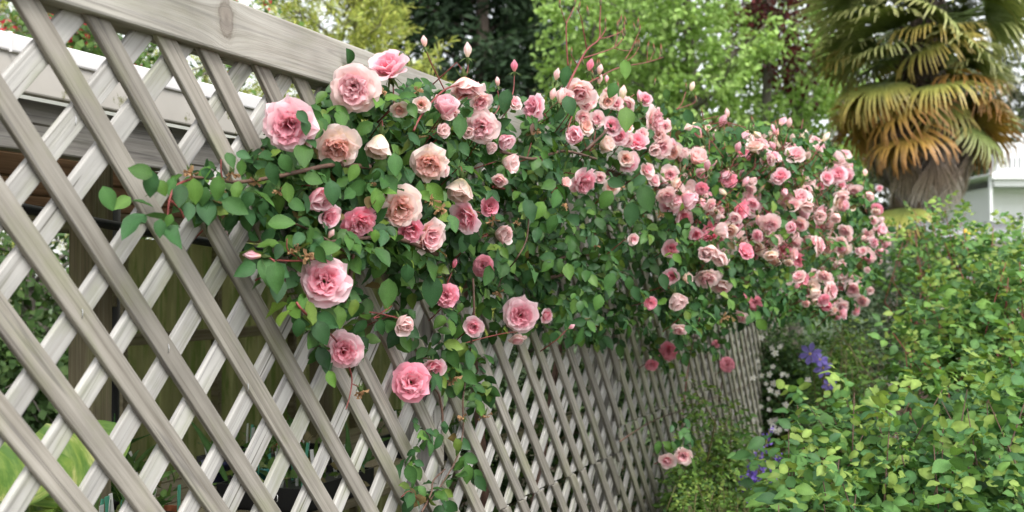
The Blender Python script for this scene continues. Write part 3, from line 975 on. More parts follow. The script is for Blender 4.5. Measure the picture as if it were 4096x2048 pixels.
# (x, y, diameter on the view, kind, tone, facing right / up / towards the camera)
HERO = [
 (978, 180, 108, 'half', 'pink', -0.25, 0.75, 0.5), (892, 224, 122, 'full', 'peach', -0.25, -0.1, 1.0), (730, 316, 130, 'full', 'pink', -0.3, -0.15, 1.0),
 (848, 368, 112, 'full', 'cream', -0.1, -0.55, 0.8), (1170, 208, 96, 'half', 'peach', 0.15, -0.9, 0.25), (1118, 280, 74, 'cup', 'pink', 0.1, 0.6, 0.5),
 (1004, 270, 48, 'half', 'cream', 0.1, -0.6, 0.6), (1060, 264, 44, 'half', 'cream', 0, 0.2, 0.9), (1212, 318, 84, 'full', 'pale', -0.1, -0.2, 1.0),
 (1264, 348, 52, 'cup', 'pink', 0.4, -0.4, 0.4), (1078, 410, 96, 'full', 'cream', 0.1, -0.5, 0.85), (955, 352, 80, 'cup', 'cream', -0.2, -0.8, 0.2),
 (1160, 462, 80, 'cup', 'cream', -0.1, -0.75, 0.4), (1272, 408, 60, 'cup', 'pale', 0.75, -0.1, 0.4), (1006, 522, 108, 'full', 'cream', 0.05, -0.3, 1.0),
 (800, 488, 78, 'cup', 'pink', 0.3, -0.5, 0.5), (822, 540, 66, 'half', 'pink', 0.7, -0.4, 0.5), (902, 558, 92, 'full', 'deep', 0.3, -0.6, 0.55),
 (1030, 574, 74, 'half', 'deep', 0.1, -0.6, 0.6), (1072, 592, 94, 'half', 'peach', 0.5, -0.3, 0.55), (1178, 542, 84, 'half', 'pink', -0.5, -0.3, 0.6),
 (1230, 520, 50, 'half', 'deep', 0.3, 0.1, 0.8), (1255, 588, 62, 'cup', 'pale', 0.7, -0.1, 0.5), (815, 708, 126, 'full', 'pink', 0.0, 0.05, 1.0),
 (866, 880, 98, 'full', 'pink', 0.0, -0.35, 1.0), (1010, 808, 62, 'cup', 'pale', 0.35, -0.35, 0.5), (1034, 962, 96, 'full', 'deep', 0.1, -0.05, 1.0),
 (1088, 918, 66, 'half', 'pink', 0.2, -0.5, 0.6), (1122, 744, 62, 'full', 'deep', -0.3, 0.0, 0.9), (1216, 668, 54, 'full', 'deep', -0.1, 0.1, 1.0),
 (1310, 793, 86, 'full', 'pink', 0.1, -0.1, 1.0), (1300, 846, 46, 'half', 'pale', 0.1, -0.8, 0.4), (1370, 793, 40, 'half', 'pink', 0.6, -0.2, 0.5),
 (1192, 820, 54, 'half', 'pink', -0.1, -0.3, 0.8), (1345, 270, 70, 'full', 'pink', -0.6, 0.2, 0.5), (1455, 224, 84, 'half', 'peach', 0.1, -0.5, 0.5),
 (1642, 300, 74, 'full', 'pale', 0.85, -0.1, 0.35), (1468, 455, 74, 'full', 'pink', 0.6, -0.6, 0.5), (1456, 345, 56, 'cup', 'pink', -0.4, 0.2, 0.6),
 (1516, 366, 52, 'cup', 'cream', 0.7, 0.2, 0.5), (1600, 366, 64, 'half', 'pink', 0.1, 0.6, 0.6), (1660, 366, 60, 'half', 'pale', 0.3, -0.3, 0.8),
 (1580, 408, 52, 'half', 'pink', 0.0, -0.3, 0.8), (1536, 320, 52, 'half', 'pink', 0.2, 0.4, 0.8), (1560, 345, 48, 'half', 'pink', -0.1, 0.2, 0.8),
 (1716, 486, 66, 'cup', 'pale', 0.8, 0.1, 0.4), (1790, 526, 48, 'cup', 'cream', 0.1, -0.6, 0.5), (1720, 546, 46, 'half', 'pink', 0.2, -0.2, 0.8),
 (1830, 450, 46, 'full', 'deep', -0.1, 0.0, 1.0), (1886, 515, 62, 'half', 'pink', 0.2, -0.2, 0.9), (1920, 614, 62, 'half', 'pale', 0.2, -0.6, 0.6),
 (1966, 628, 52, 'full', 'deep', 0.2, -0.2, 0.9), (1776, 690, 68, 'half', 'pale', 0.2, -0.75, 0.6), (1700, 746, 60, 'cup', 'pale', 0.3, -0.6, 0.6),
 (1815, 712, 56, 'half', 'pale', -0.1, -0.8, 0.5), (1686, 625, 48, 'half', 'pink', 0.3, -0.1, 0.8), (1812, 636, 40, 'half', 'pale', 0.1, -0.5, 0.7),
 (1690, 696, 44, 'half', 'pink', -0.2, 0.1, 0.8), (1722, 700, 36, 'cup', 'cream', 0.6, 0.0, 0.5), (1862, 740, 36, 'full', 'deep', 0, 0, 1.0),
 (1900, 763, 38, 'full', 'deep', 0.2, 0, 1.0), (1865, 792, 42, 'half', 'pale', -0.3, -0.6, 0.6), (1590, 600, 32, 'half', 'pale', 0.4, -0.2, 0.6),
 (1679, 880, 52, 'half', 'deep', 0.2, -0.3, 0.8), (1830, 917, 38, 'full', 'deep', 0.1, 0.2, 0.8), (1640, 915, 34, 'half', 'deep', 0.0, -0.5, 0.7),
 (1800, 866, 20, 'full', 'deep', 0, 0, 1.0), (1680, 1156, 44, 'half', 'pale', -0.2, -0.4, 0.8), (1718, 1145, 46, 'half', 'peach', 0.1, -0.3, 0.9),
 (1710, 822, 44, 'half', 'pale', -0.1, -0.7, 0.4), (1635, 760, 34, 'half', 'deep', 0.2, -0.3, 0.7),
 (1420, 250, 44, 'cup', 'peach', -0.3, 0.4, 0.5), (1205, 250, 60, 'half', 'peach', 0.3, -0.4, 0.5), (1478, 250, 52, 'half', 'peach', 0.3, 0.0, 0.7),
 (1525, 252, 44, 'half', 'cream', 0.3, -0.2, 0.7), (1500, 300, 46, 'half', 'pale', 0.2, 0.0, 0.8), (1685, 440, 50, 'half', 'pale', 0.1, 0.0, 0.9), (1750, 590, 40, 'half', 'pink', 0.2, -0.2, 0.8),
 (2005, 652, 40, 'half', 'deep', 0.2, -0.3, 0.8), (1850, 560, 44, 'half', 'pink', 0, -0.2, 0.9), (1785, 575, 40, 'half', 'deep', 0, -0.2, 0.9),
 *[(random.uniform(1385, 1700), random.uniform(240, 470), random.uniform(32, 52), random.choice(('half', 'cup', 'half')), random.choice(('pale', 'peach', 'cream', 'pink', 'pale')), random.uniform(-0.5, 0.6), random.uniform(-0.6, 0.5), 0.6) for _ in range(24)],
 *[(random.uniform(960, 1300), random.uniform(250, 560), random.uniform(30, 50), random.choice(('half', 'cup')), random.choice(('pale', 'cream', 'peach')), random.uniform(-0.5, 0.6), random.uniform(-0.7, 0.4), 0.5) for _ in range(9)],
 (553, 574, 42, 'cup', 'pale', 0.2, -0.9, -0.2),
]
def rose_x(x, y):
    s = float(swell(x))
    if y > 660 and x < 1400: s = min(s, 0.11)
    if y > 840: s = 0.05 + 0.0001 * max(0, x - 1300)
    if y > 1100 and x > 1500: s = 0.30
    return s
stems = {near.name: MB(), far.name: MB()}
def stem_to(o_root, p, axis, s, gr=random):
    """thin stalk from the back of a flower down into the plant"""
    a = Vector(axis)
    e = p - a * 0.02 * s
    m1 = e - a * 0.045 * s + Vector((-0.01, 0, -0.015))
    m2 = m1 + Vector((-0.05, gr.uniform(-0.03, 0.05), -0.03 + gr.uniform(-0.03, 0.02)))
    stems[o_root.name].tube([e, m1, m2], [0.0017, 0.0015, 0.0017], 5)

nh = 0
for i, (x, y, dm, kind, tone, sx, sy, tw) in enumerate(HERO):
    root = near if x < SPLIT else far
    xs = rose_x(x, y)
    if x == 553: xs = -0.10
    p = vx(x, y, xs)
    dep = depth(p)
    s = dm * V / FPX * dep / 0.103
    if kind == 'cup': s *= 1.18
    ax = cam_axis(p, sx, sy, tw)
    m4 = face_matrix(p - ax * 0.015 * s, ax, random.uniform(0, 6.28), s)
    if dm >= 58:
        rings = {'full': FULL, 'cup': CUP, 'half': HALF}[kind]
        v_ = i % 4
        def core(kind=kind, tone=tone, v_=v_):
            parts = [green_parts(0.9)]
            if kind == 'full': parts.append(heart_parts(0.028, HEART[tone], v_ + 5))
            elif kind == 'half': parts.append(heart_parts(0.020, HEART[tone], v_ + 5, 15))
            else: parts += ring_parts(CUP[2], tone, 77 + v_)
            return join(parts)
        b = put('rose_bloom', bmesh_of(('core', kind, tone, v_), core, 'rose_bloom', M['petal']), root, m4)
        for j, rg in enumerate(rings if kind != 'cup' else rings[:2]):
            tn = tone if j < 2 or kind == 'cup' else HEART[tone]
            off = random.uniform(0, 6.28)
            for k in range(rg[0]):
                w_ = random.randrange(5)
                def one(rg=rg, tn=tn, w_=w_, j=j):
                    r = np.random.default_rng(1000 + w_ * 17 + j)
                    pp, ff, tt = petal_geo(rg[1], rg[2], rg[3], rg[4], rg[5], rg[6] * (0.6 + 0.25 * w_), 300 + w_ * 31 + j, 0.004, rg[8], 6, 7, back=rg[7] * (0.35 + 0.2 * w_), notch=0.05 * (w_ == 2))
                    return pp, ff, tint(tt, tn, 0.97 + 0.02 * w_)
                me = bmesh_of(('petal', kind, j, tn, w_), one, 'petal', M['petal'])
                o = bpy.data.objects.new('petal', me)
                COL.objects.link(o)
                o.parent = b
                o.matrix_basis = (Matrix.Rotation(off + 2 * math.pi * k / rg[0] + random.gauss(0, 0.10), 4, 'Z') @ Matrix.Rotation(random.gauss(0, 0.10), 4, 'Y')
                                  @ Matrix.Rotation(random.gauss(0, 0.08), 4, 'X') @ Matrix.Scale(random.uniform(0.92, 1.07), 4))
    else:
        put('rose_bloom', bmesh_of(('bloom', kind, tone, i % 2), lambda kind=kind, tone=tone, i=i: bloom_geo(kind, tone, 3 + i % 2), 'rose_bloom', M['petal']), root, m4)
    stem_to(root, p - ax * 0.015 * s, ax, s)

# buds, given in the coordinates of the view
BUDS = [(1176, 134, 42, 'pale', 0.0, 1, 0.1), (1068, 110, 32, 'peach', -0.15, 1, 0.1), (1294, 172, 34, 'deep', 0, 1, 0.1), (1252, 210, 26, 'peach', -0.1, 1, 0.2),
        (830, 593, 30, 'peach', 0.5, 0.8, 0.2), (1142, 668, 28, 'deep', 0.3, 1, 0.1), (645, 643, 50, 'pink', -1, 0.1, 0.2), (1255, 590, 40, 'pale', 0.8, 0, 0.3), (1435, 824, 22, 'pink', 0.6, 0.4, 0.3), (2010, 880, 1, 'pale', 0, 1, 0)]
def crop7(a, b): return ((2100 + a * 1200 / 2576) / V, b * 600 / 1288 / V)
for a, b, dm, tone in ((555, 580, 36, 'deep'), (640, 615, 30, 'peach'), (270, 660, 34, 'peach'), (1430, 760, 28, 'cream'), (605, 1030, 36, 'pink'), (835, 820, 40, 'cream'), (990, 845, 34, 'pink'),
                       (235, 830, 34, 'peach'), (300, 850, 44, 'peach'), (70, 1130, 38, 'peach'), (1740, 985, 26, 'peach'), (1235, 1070, 26, 'peach'), (640, 700, 28, 'peach'), (530, 1000, 24, 'peach'), (700, 690, 22, 'pink')):
    q = crop7(a, b); BUDS.append((q[0], q[1], dm, tone, random.uniform(-0.3, 0.3), 1, 0.1))
for i, (x, y, dm, tone, sx, sy, tw) in enumerate(BUDS):
    if dm < 5: continue
    root = near if x < SPLIT else far
    p = vx(x, y, rose_x(x, y))
    s = dm * V / FPX * depth(p) / 0.052
    ax = cam_axis(p, sx, sy, tw)
    put('rose_bud', bmesh_of(('bud', tone, i % 2), lambda tone=tone, i=i: bud_geo(tone, 5 + i % 2, 0.35 + 0.4 * (i % 2)), 'rose_bud', M['petal']), root, face_matrix(p - ax * 0.012 * s, ax, random.uniform(0, 6), s))
    if y > 270: stem_to(root, p - ax * 0.012 * s, ax, s)
SMALL = [(690, 195), (865, 180), (805, 200), (825, 175), (855, 270), (970, 200), (985, 258), (940, 235), (1110, 420), (1170, 430), (400, 445), (298, 35), (465, 60), (540, 100), (650, 15), (390, 560), (580, 640),
         (980, 380), (945, 382), (960, 378), (1115, 705), (1385, 745), (840, 300), (640, 545), (618, 552), (496, 530), (1470, 855), (1052, 405), (575, 705), (800, 750), (848, 215), (795, 225), (388, 625), (430, 20)]
for i, (a, b) in enumerate(SMALL):
    x, y = crop7(a, b)
    p = vx(x, y, rose_x(x, y))
    s = 24 * V / FPX * depth(p) / 0.036 * random.uniform(0.8, 1.15)
    put('rose_bud', bmesh_of(('sbud',), lambda: small_bud_geo(0), 'rose_bud', M['petal']), near, face_matrix(p, cam_axis(p, random.uniform(-0.25, 0.25), 1, 0.05), random.uniform(0, 6), s))
SPENT = [(480, 435, 36), (583, 438, 34), (645, 456, 30), (770, 645, 40), (745, 632, 34), (1086, 502, 40), (1108, 528, 36), (908, 985, 34), (1217, 1045, 34), (1165, 1050, 24), (1255, 735, 26), (755, 365, 34), (960, 232, 26), (1140, 950, 36), (1240, 555, 30), (1225, 700, 20), (1050, 230, 24)]
SPENT += [(1300, 560, 24), (1420, 520, 22), (1560, 470, 22), (1820, 800, 30), (1660, 540, 20), (940, 470, 26), (1350, 330, 22), (1500, 620, 20), (700, 480, 24), (1100, 700, 22)]
for i, (x, y, dm) in enumerate(SPENT):
    p = vx(x, y, rose_x(x, y) + 0.01)
    s = dm * V / FPX * depth(p) / 0.05
    ax = cam_axis(p, random.uniform(-0.4, 0.4), random.choice((-1, 0.8)), 0.3)
    put('spent_bloom', bmesh_of(('spent', i % 3), lambda i=i: spent_geo(i % 3), 'spent_bloom', M['petal']), near, face_matrix(p, ax, random.uniform(0, 6), s))

# canes that the view lets one follow
def cane(pts, r0, r1, root, mat='cane', dx=0.0, name='cane'):
    ps = [vx(x, y, (rose_x(x, y) if len(rest) == 0 else rest[0]) + dx) for x, y, *rest in pts]
    # smooth through the given points
    out = []
    for i in range(len(ps) - 1):
        a, b_, c, d = ps[max(i - 1, 0)], ps[i], ps[i + 1], ps[min(i + 2, len(ps) - 1)]
        for t in np.linspace(0, 1, 6)[:-1]:
            out.append(0.5 * ((2 * b_) + (c - a) * t + (2 * a - 5 * b_ + 4 * c - d) * t * t + (3 * b_ - a - 3 * c + d) * t ** 3))
    out.append(ps[-1])
    rr = np.linspace(r0, r1, len(out)) * (0.82 if mat == 'redstem' else 0.9)
    q = MB(); q.tube(out, list(rr), 7)
    o = link(name, q.mesh(name, M[mat])); adopt(o, root)
    return out
def c7(*ab): return [crop7(a, b) for a, b in ab]
for pts, r0, r1, mt in (
    (c7((300, 900), (415, 640), (530, 430), (635, 335), (642, 200), (650, 40)), 0.0045, 0.0016, 'redstem'), (c7((635, 335), (740, 310), (835, 265), (860, 200)), 0.002, 0.0012, 'redstem'), (c7((645, 330), (690, 255), (692, 215)), 0.002, 0.0013, 'redstem'),
    (c7((500, 500), (640, 455), (770, 405), (840, 330), (855, 285)), 0.0026, 0.0012, 'redstem'), (c7((770, 405), (790, 320), (800, 220)), 0.0018, 0.0011, 'redstem'), (c7((770, 415), (860, 435), (920, 430)), 0.0017, 0.0012, 'redstem'),
    (c7((530, 720), (660, 650), (810, 580), (1050, 535), (1190, 490)), 0.003, 0.0013, 'redstem'), (c7((1050, 535), (1050, 490), (1050, 415)), 0.0017, 0.0011, 'redstem'), (c7((880, 520), (940, 470), (980, 400)), 0.0017, 0.0011, 'redstem'),
    (c7((860, 510), (910, 430), (950, 340), (985, 265)), 0.0018, 0.0011, 'redstem'), (c7((370, 570), (358, 400), (355, 210), (390, 130), (420, 60)), 0.003, 0.0013, 'redstem'), (c7((355, 210), (330, 140), (305, 60)), 0.0017, 0.0011, 'redstem'),
    (c7((530, 420), (505, 280), (480, 150), (440, 60)), 0.002, 0.0012, 'redstem'), (c7((1070, 530), (1090, 480), (1110, 435)), 0.0014, 0.001, 'redstem'), (c7((1155, 500), (1160, 460), (1168, 440)), 0.0014, 0.001, 'redstem'),
    (c7((520, 1287), (700, 1120), (800, 980), (830, 900)), 0.005, 0.0022, 'cane'), (c7((360, 1140), (385, 1050), (405, 1000)), 0.003, 0.002, 'redstem'), (c7((1300, 940), (1345, 890), (1380, 790)), 0.0022, 0.0013, 'redstem'), (c7((1310, 935), (1440, 890), (1465, 862)), 0.0018, 0.0012, 'redstem'),
    (c7((830, 900), (900, 840), (940, 810)), 0.002, 0.0015, 'redstem'), (c7((450, 560), (400, 480), (400, 460)), 0.0016, 0.0012, 'redstem'),
    ([(1125, 300), (1150, 255), (1172, 240), (1210, 238), (1240, 250)], 0.003, 0.002, 'redstem'), ([(1040, 330), (1060, 290), (1110, 232), (1150, 215), (1185, 218)], 0.0035, 0.002, 'redstem'), ([(1120, 230), (1100, 190), (1085, 160), (1072, 128)], 0.002, 0.0015, 'redstem'),
    ([(1160, 212), (1176, 180), (1177, 152)], 0.0018, 0.0014, 'redstem'), ([(1270, 270), (1290, 235), (1294, 190)], 0.002, 0.0015, 'redstem'), ([(1190, 330), (1230, 300), (1255, 270), (1252, 228)], 0.002, 0.0014, 'redstem'),
    ([(930, 420), (840, 415), (760, 430), (690, 445), (600, 458), (540, 450), (480, 445)], 0.006, 0.0028, 'cane'), ([(480, 450), (440, 470), (425, 510), (420, 545), (400, 565)], 0.0028, 0.0018, 'redstem'), ([(430, 505), (455, 530), (462, 548)], 0.002, 0.0013, 'redstem'),
    ([(560, 452), (556, 430), (556, 400)], 0.002, 0.0015, 'redstem'), ([(830, 640), (770, 655), (700, 655), (670, 650)], 0.0026, 0.002, 'redstem'), ([(760, 655), (725, 630), (722, 600)], 0.002, 0.0016, 'redstem'),
    ([(880, 640), (800, 590), (735, 560), (700, 545)], 0.003, 0.002, 'cane'),
    ([(745, 760), (770, 790), (840, 850), (870, 905), (885, 950), (880, 995), (870, 1030)], 0.0032, 0.0014, 'redstem'), ([(885, 965), (905, 975), (910, 985)], 0.0015, 0.0012, 'redstem'),
    ([(1330, 540), (1325, 600), (1300, 650), (1262, 700), (1250, 740)], 0.0025, 0.0018, 'cane'), ([(1190, 700), (1192, 800), (1180, 900), (1165, 1000), (1165, 1080), (1150, 1150), (1110, 1220), (1060, 1287)], 0.0035, 0.0018, 'cane'),
    ([(1115, 1080), (1110, 1020), (1095, 980), (1040, 960)], 0.004, 0.0025, 'cane'), ([(1130, 880), (1180, 860), (1260, 840), (1300, 835)], 0.0022, 0.0014, 'redstem'),
    ([(865, 760), (880, 700), (890, 640)], 0.006, 0.005, 'cane'), ([(985, 770), (940, 800), (960, 795)], 0.002, 0.0016, 'redstem'), ([(1000, 800), (960, 790), (930, 785)], 0.002, 0.0016, 'redstem'),
    ([(1380, 700, 0.03), (1450, 690, 0.04), (1480, 740, 0.05), (1510, 800, 0.05), (1500, 850, 0.04)], 0.007, 0.005, 'cane'), ([(1300, 640, 0.04), (1380, 660, 0.05), (1460, 640, 0.06), (1600, 660, 0.06)], 0.006, 0.005, 'cane'), ([(1740, 850, 0.05), (1770, 830, 0.08), (1800, 790, 0.12), (1830, 770, 0.15)], 0.012, 0.010, 'bark'),
    ([(1560, 1110), (1640, 1060), (1720, 1030), (1840, 985), (1890, 965)], 0.003, 0.002, 'cane'),
    ([(1260, 380), (1340, 400), (1420, 380), (1500, 400)], 0.005, 0.004, 'cane'), ([(1240, 470, 0.08), (1290, 480, 0.08), (1340, 500, 0.08)], 0.004, 0.004, 'redstem'), ([(1100, 640), (1000, 600), (900, 600), (820, 610)], 0.006, 0.004, 'cane'),
    ([(1060, 1290), (1085, 1240), (1090, 1210), (1120, 1180)], 0.003, 0.002, 'cane'), ([(1010, 1250), (1030, 1235), (1050, 1255)], 0.0016, 0.0012, 'redstem')):
    cane(pts, r0, r1, near, mt)
for pts, r0, r1 in (([(1760, 800), (1735, 900), (1722, 1000), (1716, 1080), (1708, 1140)], 0.003, 0.002), ([(1900, 420), (1840, 480), (1760, 560)], 0.005, 0.006), ([(2080, 560), (2040, 520), (1990, 500)], 0.003, 0.004), ([(1890, 470), (1930, 420), (1960, 350)], 0.004, 0.002), ([(1990, 400), (2010, 350), (2020, 300)], 0.003, 0.0015), ([(1760, 360), (1770, 320), (1765, 270)], 0.003, 0.0015)):
    cane(pts, r0, r1, far, 'redstem')
# trunks of the two plants, from the soil up to the mass
def trunk(root, pts, r0, r1, mat='cane'):
    q = MB(); q.tube(pts, list(np.linspace(r0, r1, len(pts))), 8)
    o = link('cane', q.mesh('cane', M[mat])); adopt(o, root)
trunk(near, [(-0.09, 3.55, -0.05), (-0.10, 3.5, 0.5), (-0.08, 3.4, 1.0), (-0.09, 3.3, 1.5), (-0.07, 3.2, 1.8)], 0.02, 0.010)
trunk(near, [(-0.10, 3.6, -0.05), (-0.09, 3.8, 0.6), (-0.09, 4.1, 1.2), (-0.08, 4.4, 1.75)], 0.018, 0.009)
trunk(far, [(-0.10, 7.0, -0.05), (-0.10, 7.1, 0.6), (-0.09, 7.3, 1.2), (-0.05, 7.2, 1.9)], 0.02, 0.012)
trunk(far, [(-0.10, 7.05, -0.05), (-0.10, 7.6, 0.7), (-0.09, 8.2, 1.3), (-0.05, 8.2, 2.0)], 0.02, 0.012)

# ---- foliage
DENSE = [(440, 455), (560, 390), (660, 385), (700, 345), (770, 300), (830, 260), (870, 180), (905, 150), (925, 190), (1000, 225), (1060, 200), (1130, 225), (1240, 215), (1330, 270), (1400, 210), (1500, 250), (1560, 230), (1640, 250), (1720, 275), (1760, 340), (1760, 640),
         (1720, 800), (1620, 840), (1500, 860), (1400, 860), (1300, 810), (1250, 760), (1180, 700), (1080, 690), (1000, 650), (900, 640), (820, 620), (760, 610), (700, 560), (600, 560), (540, 530), (470, 500)]
LOWER = [(650, 600), (1300, 640), (1320, 800), (1240, 880), (1225, 1040), (1180, 1060), (1120, 1010), (1050, 1000), (1010, 900), (960, 800), (900, 930), (850, 950), (820, 880), (745, 840), (700, 760), (660, 700)]
STRAND = [(1010, 1090), (1100, 1040), (1190, 1060), (1200, 1180), (1180, 1250), (1110, 1285), (1020, 1240)]
SPRAY = [(255, 500), (300, 470), (350, 425), (430, 430), (560, 380), (630, 420), (600, 540), (540, 540), (470, 530), (410, 590), (380, 540)]
FARP = [(1690, 400), (1720, 300), (1800, 330), (1860, 330), (1910, 300), (1960, 320), (2020, 330), (2070, 350), (2140, 400), (2180, 450), (2225, 560), (2225, 640), (2190, 710), (2120, 790), (2060, 830), (1970, 800), (1900, 800), (1830, 820), (1740, 830), (1690, 840)]

def rose_foliage(root, groups, n_single, gr, mass):
    Pp, Dd, Nn, Sz, Fr = [], [], [], [], []
    for poly, n, f_lo, f_hi, size, thick, wf in groups:
        x, y = sample_poly(poly, n, gr, wf)
        fr = f_lo + (f_hi - f_lo) * gr.random(n) ** 1.15
        xs = swell(x)
        xs = np.where((y > 660) & (x < 1400), np.minimum(xs, 0.09), xs)
        xs = np.where((y > 840) & (x < 1690), 0.05, xs)
        xw = xs + 0.01 - fr * thick * (xs + 0.12)
        P = at_x_np(x * V, y * V, xw)
        D = np.array([0.35, -0.25, -0.55]) + gr.normal(0, 0.55, (n, 3))
        Nm = np.array([0.75, -0.45, 0.75]) + gr.normal(0, 0.40, (n, 3))
        Pp.append(P); Dd.append(D); Nn.append(Nm); Sz.append(size * gr.uniform(0.8, 1.2, n)); Fr.append(fr)
    P, D, Nm, S, F_ = [np.concatenate(q) for q in (Pp, Dd, Nn, Sz, Fr)]
    # centre each leaf on its sample point
    P = P - unit(D) * (S * 1.1)[:, None]
    p, d, nn, s = sprigs(P, D, Nm, S, gr)
    F5 = np.tile(F_, 5)
    c = p + unit(d) * (s * 0.5)[:, None] - EYEN
    dp = c[:, 0] * -sT * cP + c[:, 1] * cT * cP + c[:, 2] * sP
    px_ = 2048 + FPX * (c[:, 0] * cT + c[:, 1] * sT) / dp
    py_ = 1024 - FPX * (c[:, 2] * cP - (c[:, 1] * cT - c[:, 0] * sT) * sP) / dp
    keep = np.ones(len(p), bool)
    for (hx, hy, dm, *_r) in HERO:
        hz = depth(vx(hx, hy, rose_x(hx, hy)))
        inside = ((px_ / V - hx) ** 2 + (py_ / V - hy) ** 2 < (0.47 * dm) ** 2) & (dp < hz + 0.05)
        keep &= ~(inside & (gr.random(len(p)) < 0.93))
    p, d, nn, s, F5 = p[keep], d[keep], nn[keep], s[keep], F5[keep]
    m = len(p)
    pid = gr.integers(0, 4, m)
    pal = gr.choice(len(ROSE_GREENS), m, p=ROSE_W)
    col = np.array(ROSE_GREENS)[pal] * gr.uniform(0.8, 1.2, (m, 1))
    dist = np.linalg.norm(p - EYEN, axis=1)
    score = s / dist * np.where(F5 < 0.22, 1.0, 0.3)
    leaves(root, ROSE_LEAF, pid, rots(d, nn), p, s, col, M['leaf'], ROSE_GREENS, pal, n_single, mass, score=score)
    return P, D, S

gr = np.random.default_rng(5)
topw = lambda x, y: np.interp(x, [430, 620, 760], [0.10, 0.26, 1.0]) * np.clip((y - np.interp(x, [600, 900, 1130, 1300, 1400, 1500, 1650, 1760], [380, 160, 235, 240, 210, 240, 250, 300])) / 90 + 0.5, 0.5, 1)
rose_foliage(near, [(DENSE, 680, 0, 0.6, 0.046, 1.0, topw), (DENSE, 760, 0.35, 1.0, 0.050, 1.0, topw), (DENSE, 300, 1.0, 2.0, 0.050, 1.0, topw), (LOWER, 82, 0, 0.6, 0.052, 0.6, None), (STRAND, 14, 0, 0.3, 0.046, 0.5, None), ([(1620, 840), (1688, 840), (1685, 930), (1630, 920)], 8, 0, 0.4, 0.048, 0.4, None), (SPRAY, 6, 0, 0.6, 0.052, 0.5, None)], 300, gr, 'foliage')
farw = lambda x, y: np.interp(x, [1690, 2000, 2225], [0.5, 0.8, 1.0])
rose_foliage(far, [(FARP, 1250, -0.06, 0.4, 0.046, 0.8, farw), (FARP, 900, 0.3, 1.3, 0.048, 1.0, farw), ([(1694, 1050), (1730, 1050), (1745, 1150), (1694, 1150)], 7, 0, 0.3, 0.05, 0.3, None), ([(1692, 830), (1850, 820), (1840, 880), (1692, 890)], 12, 0.2, 1.0, 0.048, 0.8, None)], 300, gr, 'foliage')

# ---- large single leaves turned to the camera
BIG = [(1, 545, 1000, 115, 12), (1, 705, 860, 110, -105), (1, 760, 930, 120, 5), (1, 905, 985, 110, 10), (1, 980, 965, 115, 5), (1, 1022, 990, 90, -10), (1, 1095, 950, 115, 5), (1, 950, 1065, 90, 5), (1, 805, 1150, 85, 0), (1, 815, 945, 80, 20), (1, 1160, 805, 80, 25), (1, 1215, 845, 70, 0), (1, 1225, 780, 70, 60), (1, 1240, 1010, 90, -50), (1, 1190, 960, 90, -20), (1, 860, 930, 70, -30), (1, 850, 1110, 60, -40),
       (3, 290, 530, 95, 5), (3, 270, 385, 95, -10), (3, 570, 350, 85, 5), (3, 675, 1000, 130, 8), (3, 470, 1005, 95, -35), (3, 90, 1060, 110, 10), (3, 600, 1080, 110, 5), (3, 575, 600, 120, -8), (3, 505, 455, 75, -20), (3, 780, 480, 60, 0), (3, 890, 590, 75, 10),
       (3, 1145, 675, 70, 0), (3, 135, 1060, 90, -20), (3, 200, 1130, 90, -25), (3, 1040, 690, 60, 5), (3, 640, 910, 70, -60), (3, 520, 920, 75, 60), (2, 610, 1010, 110, 10), (2, 1025, 640, 105, 0), (2, 130, 1120, 120, 85), (2, 385, 970, 110, 5), (2, 85, 875, 105, 5), (2, 160, 970, 90, 0),
       (2, 700, 830, 105, 0), (2, 290, 900, 90, 70), (2, 1255, 510, 110, -5), (2, 1050, 750, 75, 10), (2, 490, 870, 85, -40), (2, 205, 1030, 85, 60), (2, 540, 650, 100, -55), (2, 235, 590, 75, 40), (2, 250, 640, 75, 0), (2, 600, 1190, 60, 0),
       (6, 100, 110, 145, 5), (6, 665, 190, 130, 0), (6, 885, 180, 150, 8), (6, 215, 365, 90, -10), (6, 380, 620, 80, 15), (6, 780, 1100, 90, 20), (6, 1065, 1100, 85, -15), (6, 760, 90, 90, -10), (6, 630, 360, 75, 5),
       (7, 285, 80, 80, 0), (7, 490, 130, 85, -15), (7, 435, 235, 75, -5), (7, 625, 190, 75, 0), (7, 765, 130, 75, 5), (7, 345, 425, 65, 0), (7, 590, 140, 60, 0), (7, 735, 965, 60, 0), (7, 285, 435, 60, 0)]
ORG = {1: (0, 0), 2: (1024, 0), 3: (2048, 0), 6: (1024, 1024), 7: (2048, 1024)}
for i, (rg_, a, b, L_, ang) in enumerate(BIG):
    px_, py_ = ORG[rg_][0] + a * 0.795, ORG[rg_][1] + b * 0.795
    p = at_x(px_, py_, rose_x(px_ / V, py_ / V) + 0.035)
    L = L_ * 0.95 / FPX * depth(p)
    an = math.radians(ang + random.gauss(0, 8))
    rgt, up = Vector((cT, sT, 0)), Vector((0, 0, 1))
    d_ = (rgt * math.sin(an) - up * math.cos(an)) + (EYE - p).normalized() * random.uniform(-0.1, 0.45)
    nn_ = (EYE - p).normalized() + up * random.uniform(0.1, 0.6) + rgt * random.uniform(-0.35, 0.35)
    R_ = rots(np.array([tuple(d_)]), np.array([tuple(nn_)]))[0]
    m4 = Matrix.Identity(4)
    for q0 in range(3):
        for q1 in range(3): m4[q0][q1] = R_[q0][q1] * L
    m4.translation = p - d_.normalized() * L * 0.5
    put('leaf', proto_mesh(('big', i % 4), ROSE_LEAF[i % 4], ROSE_GREENS[[0, 2, 4, 1, 3][i % 5]], M['leaf']), near if px_ / V < SPLIT else far, m4)

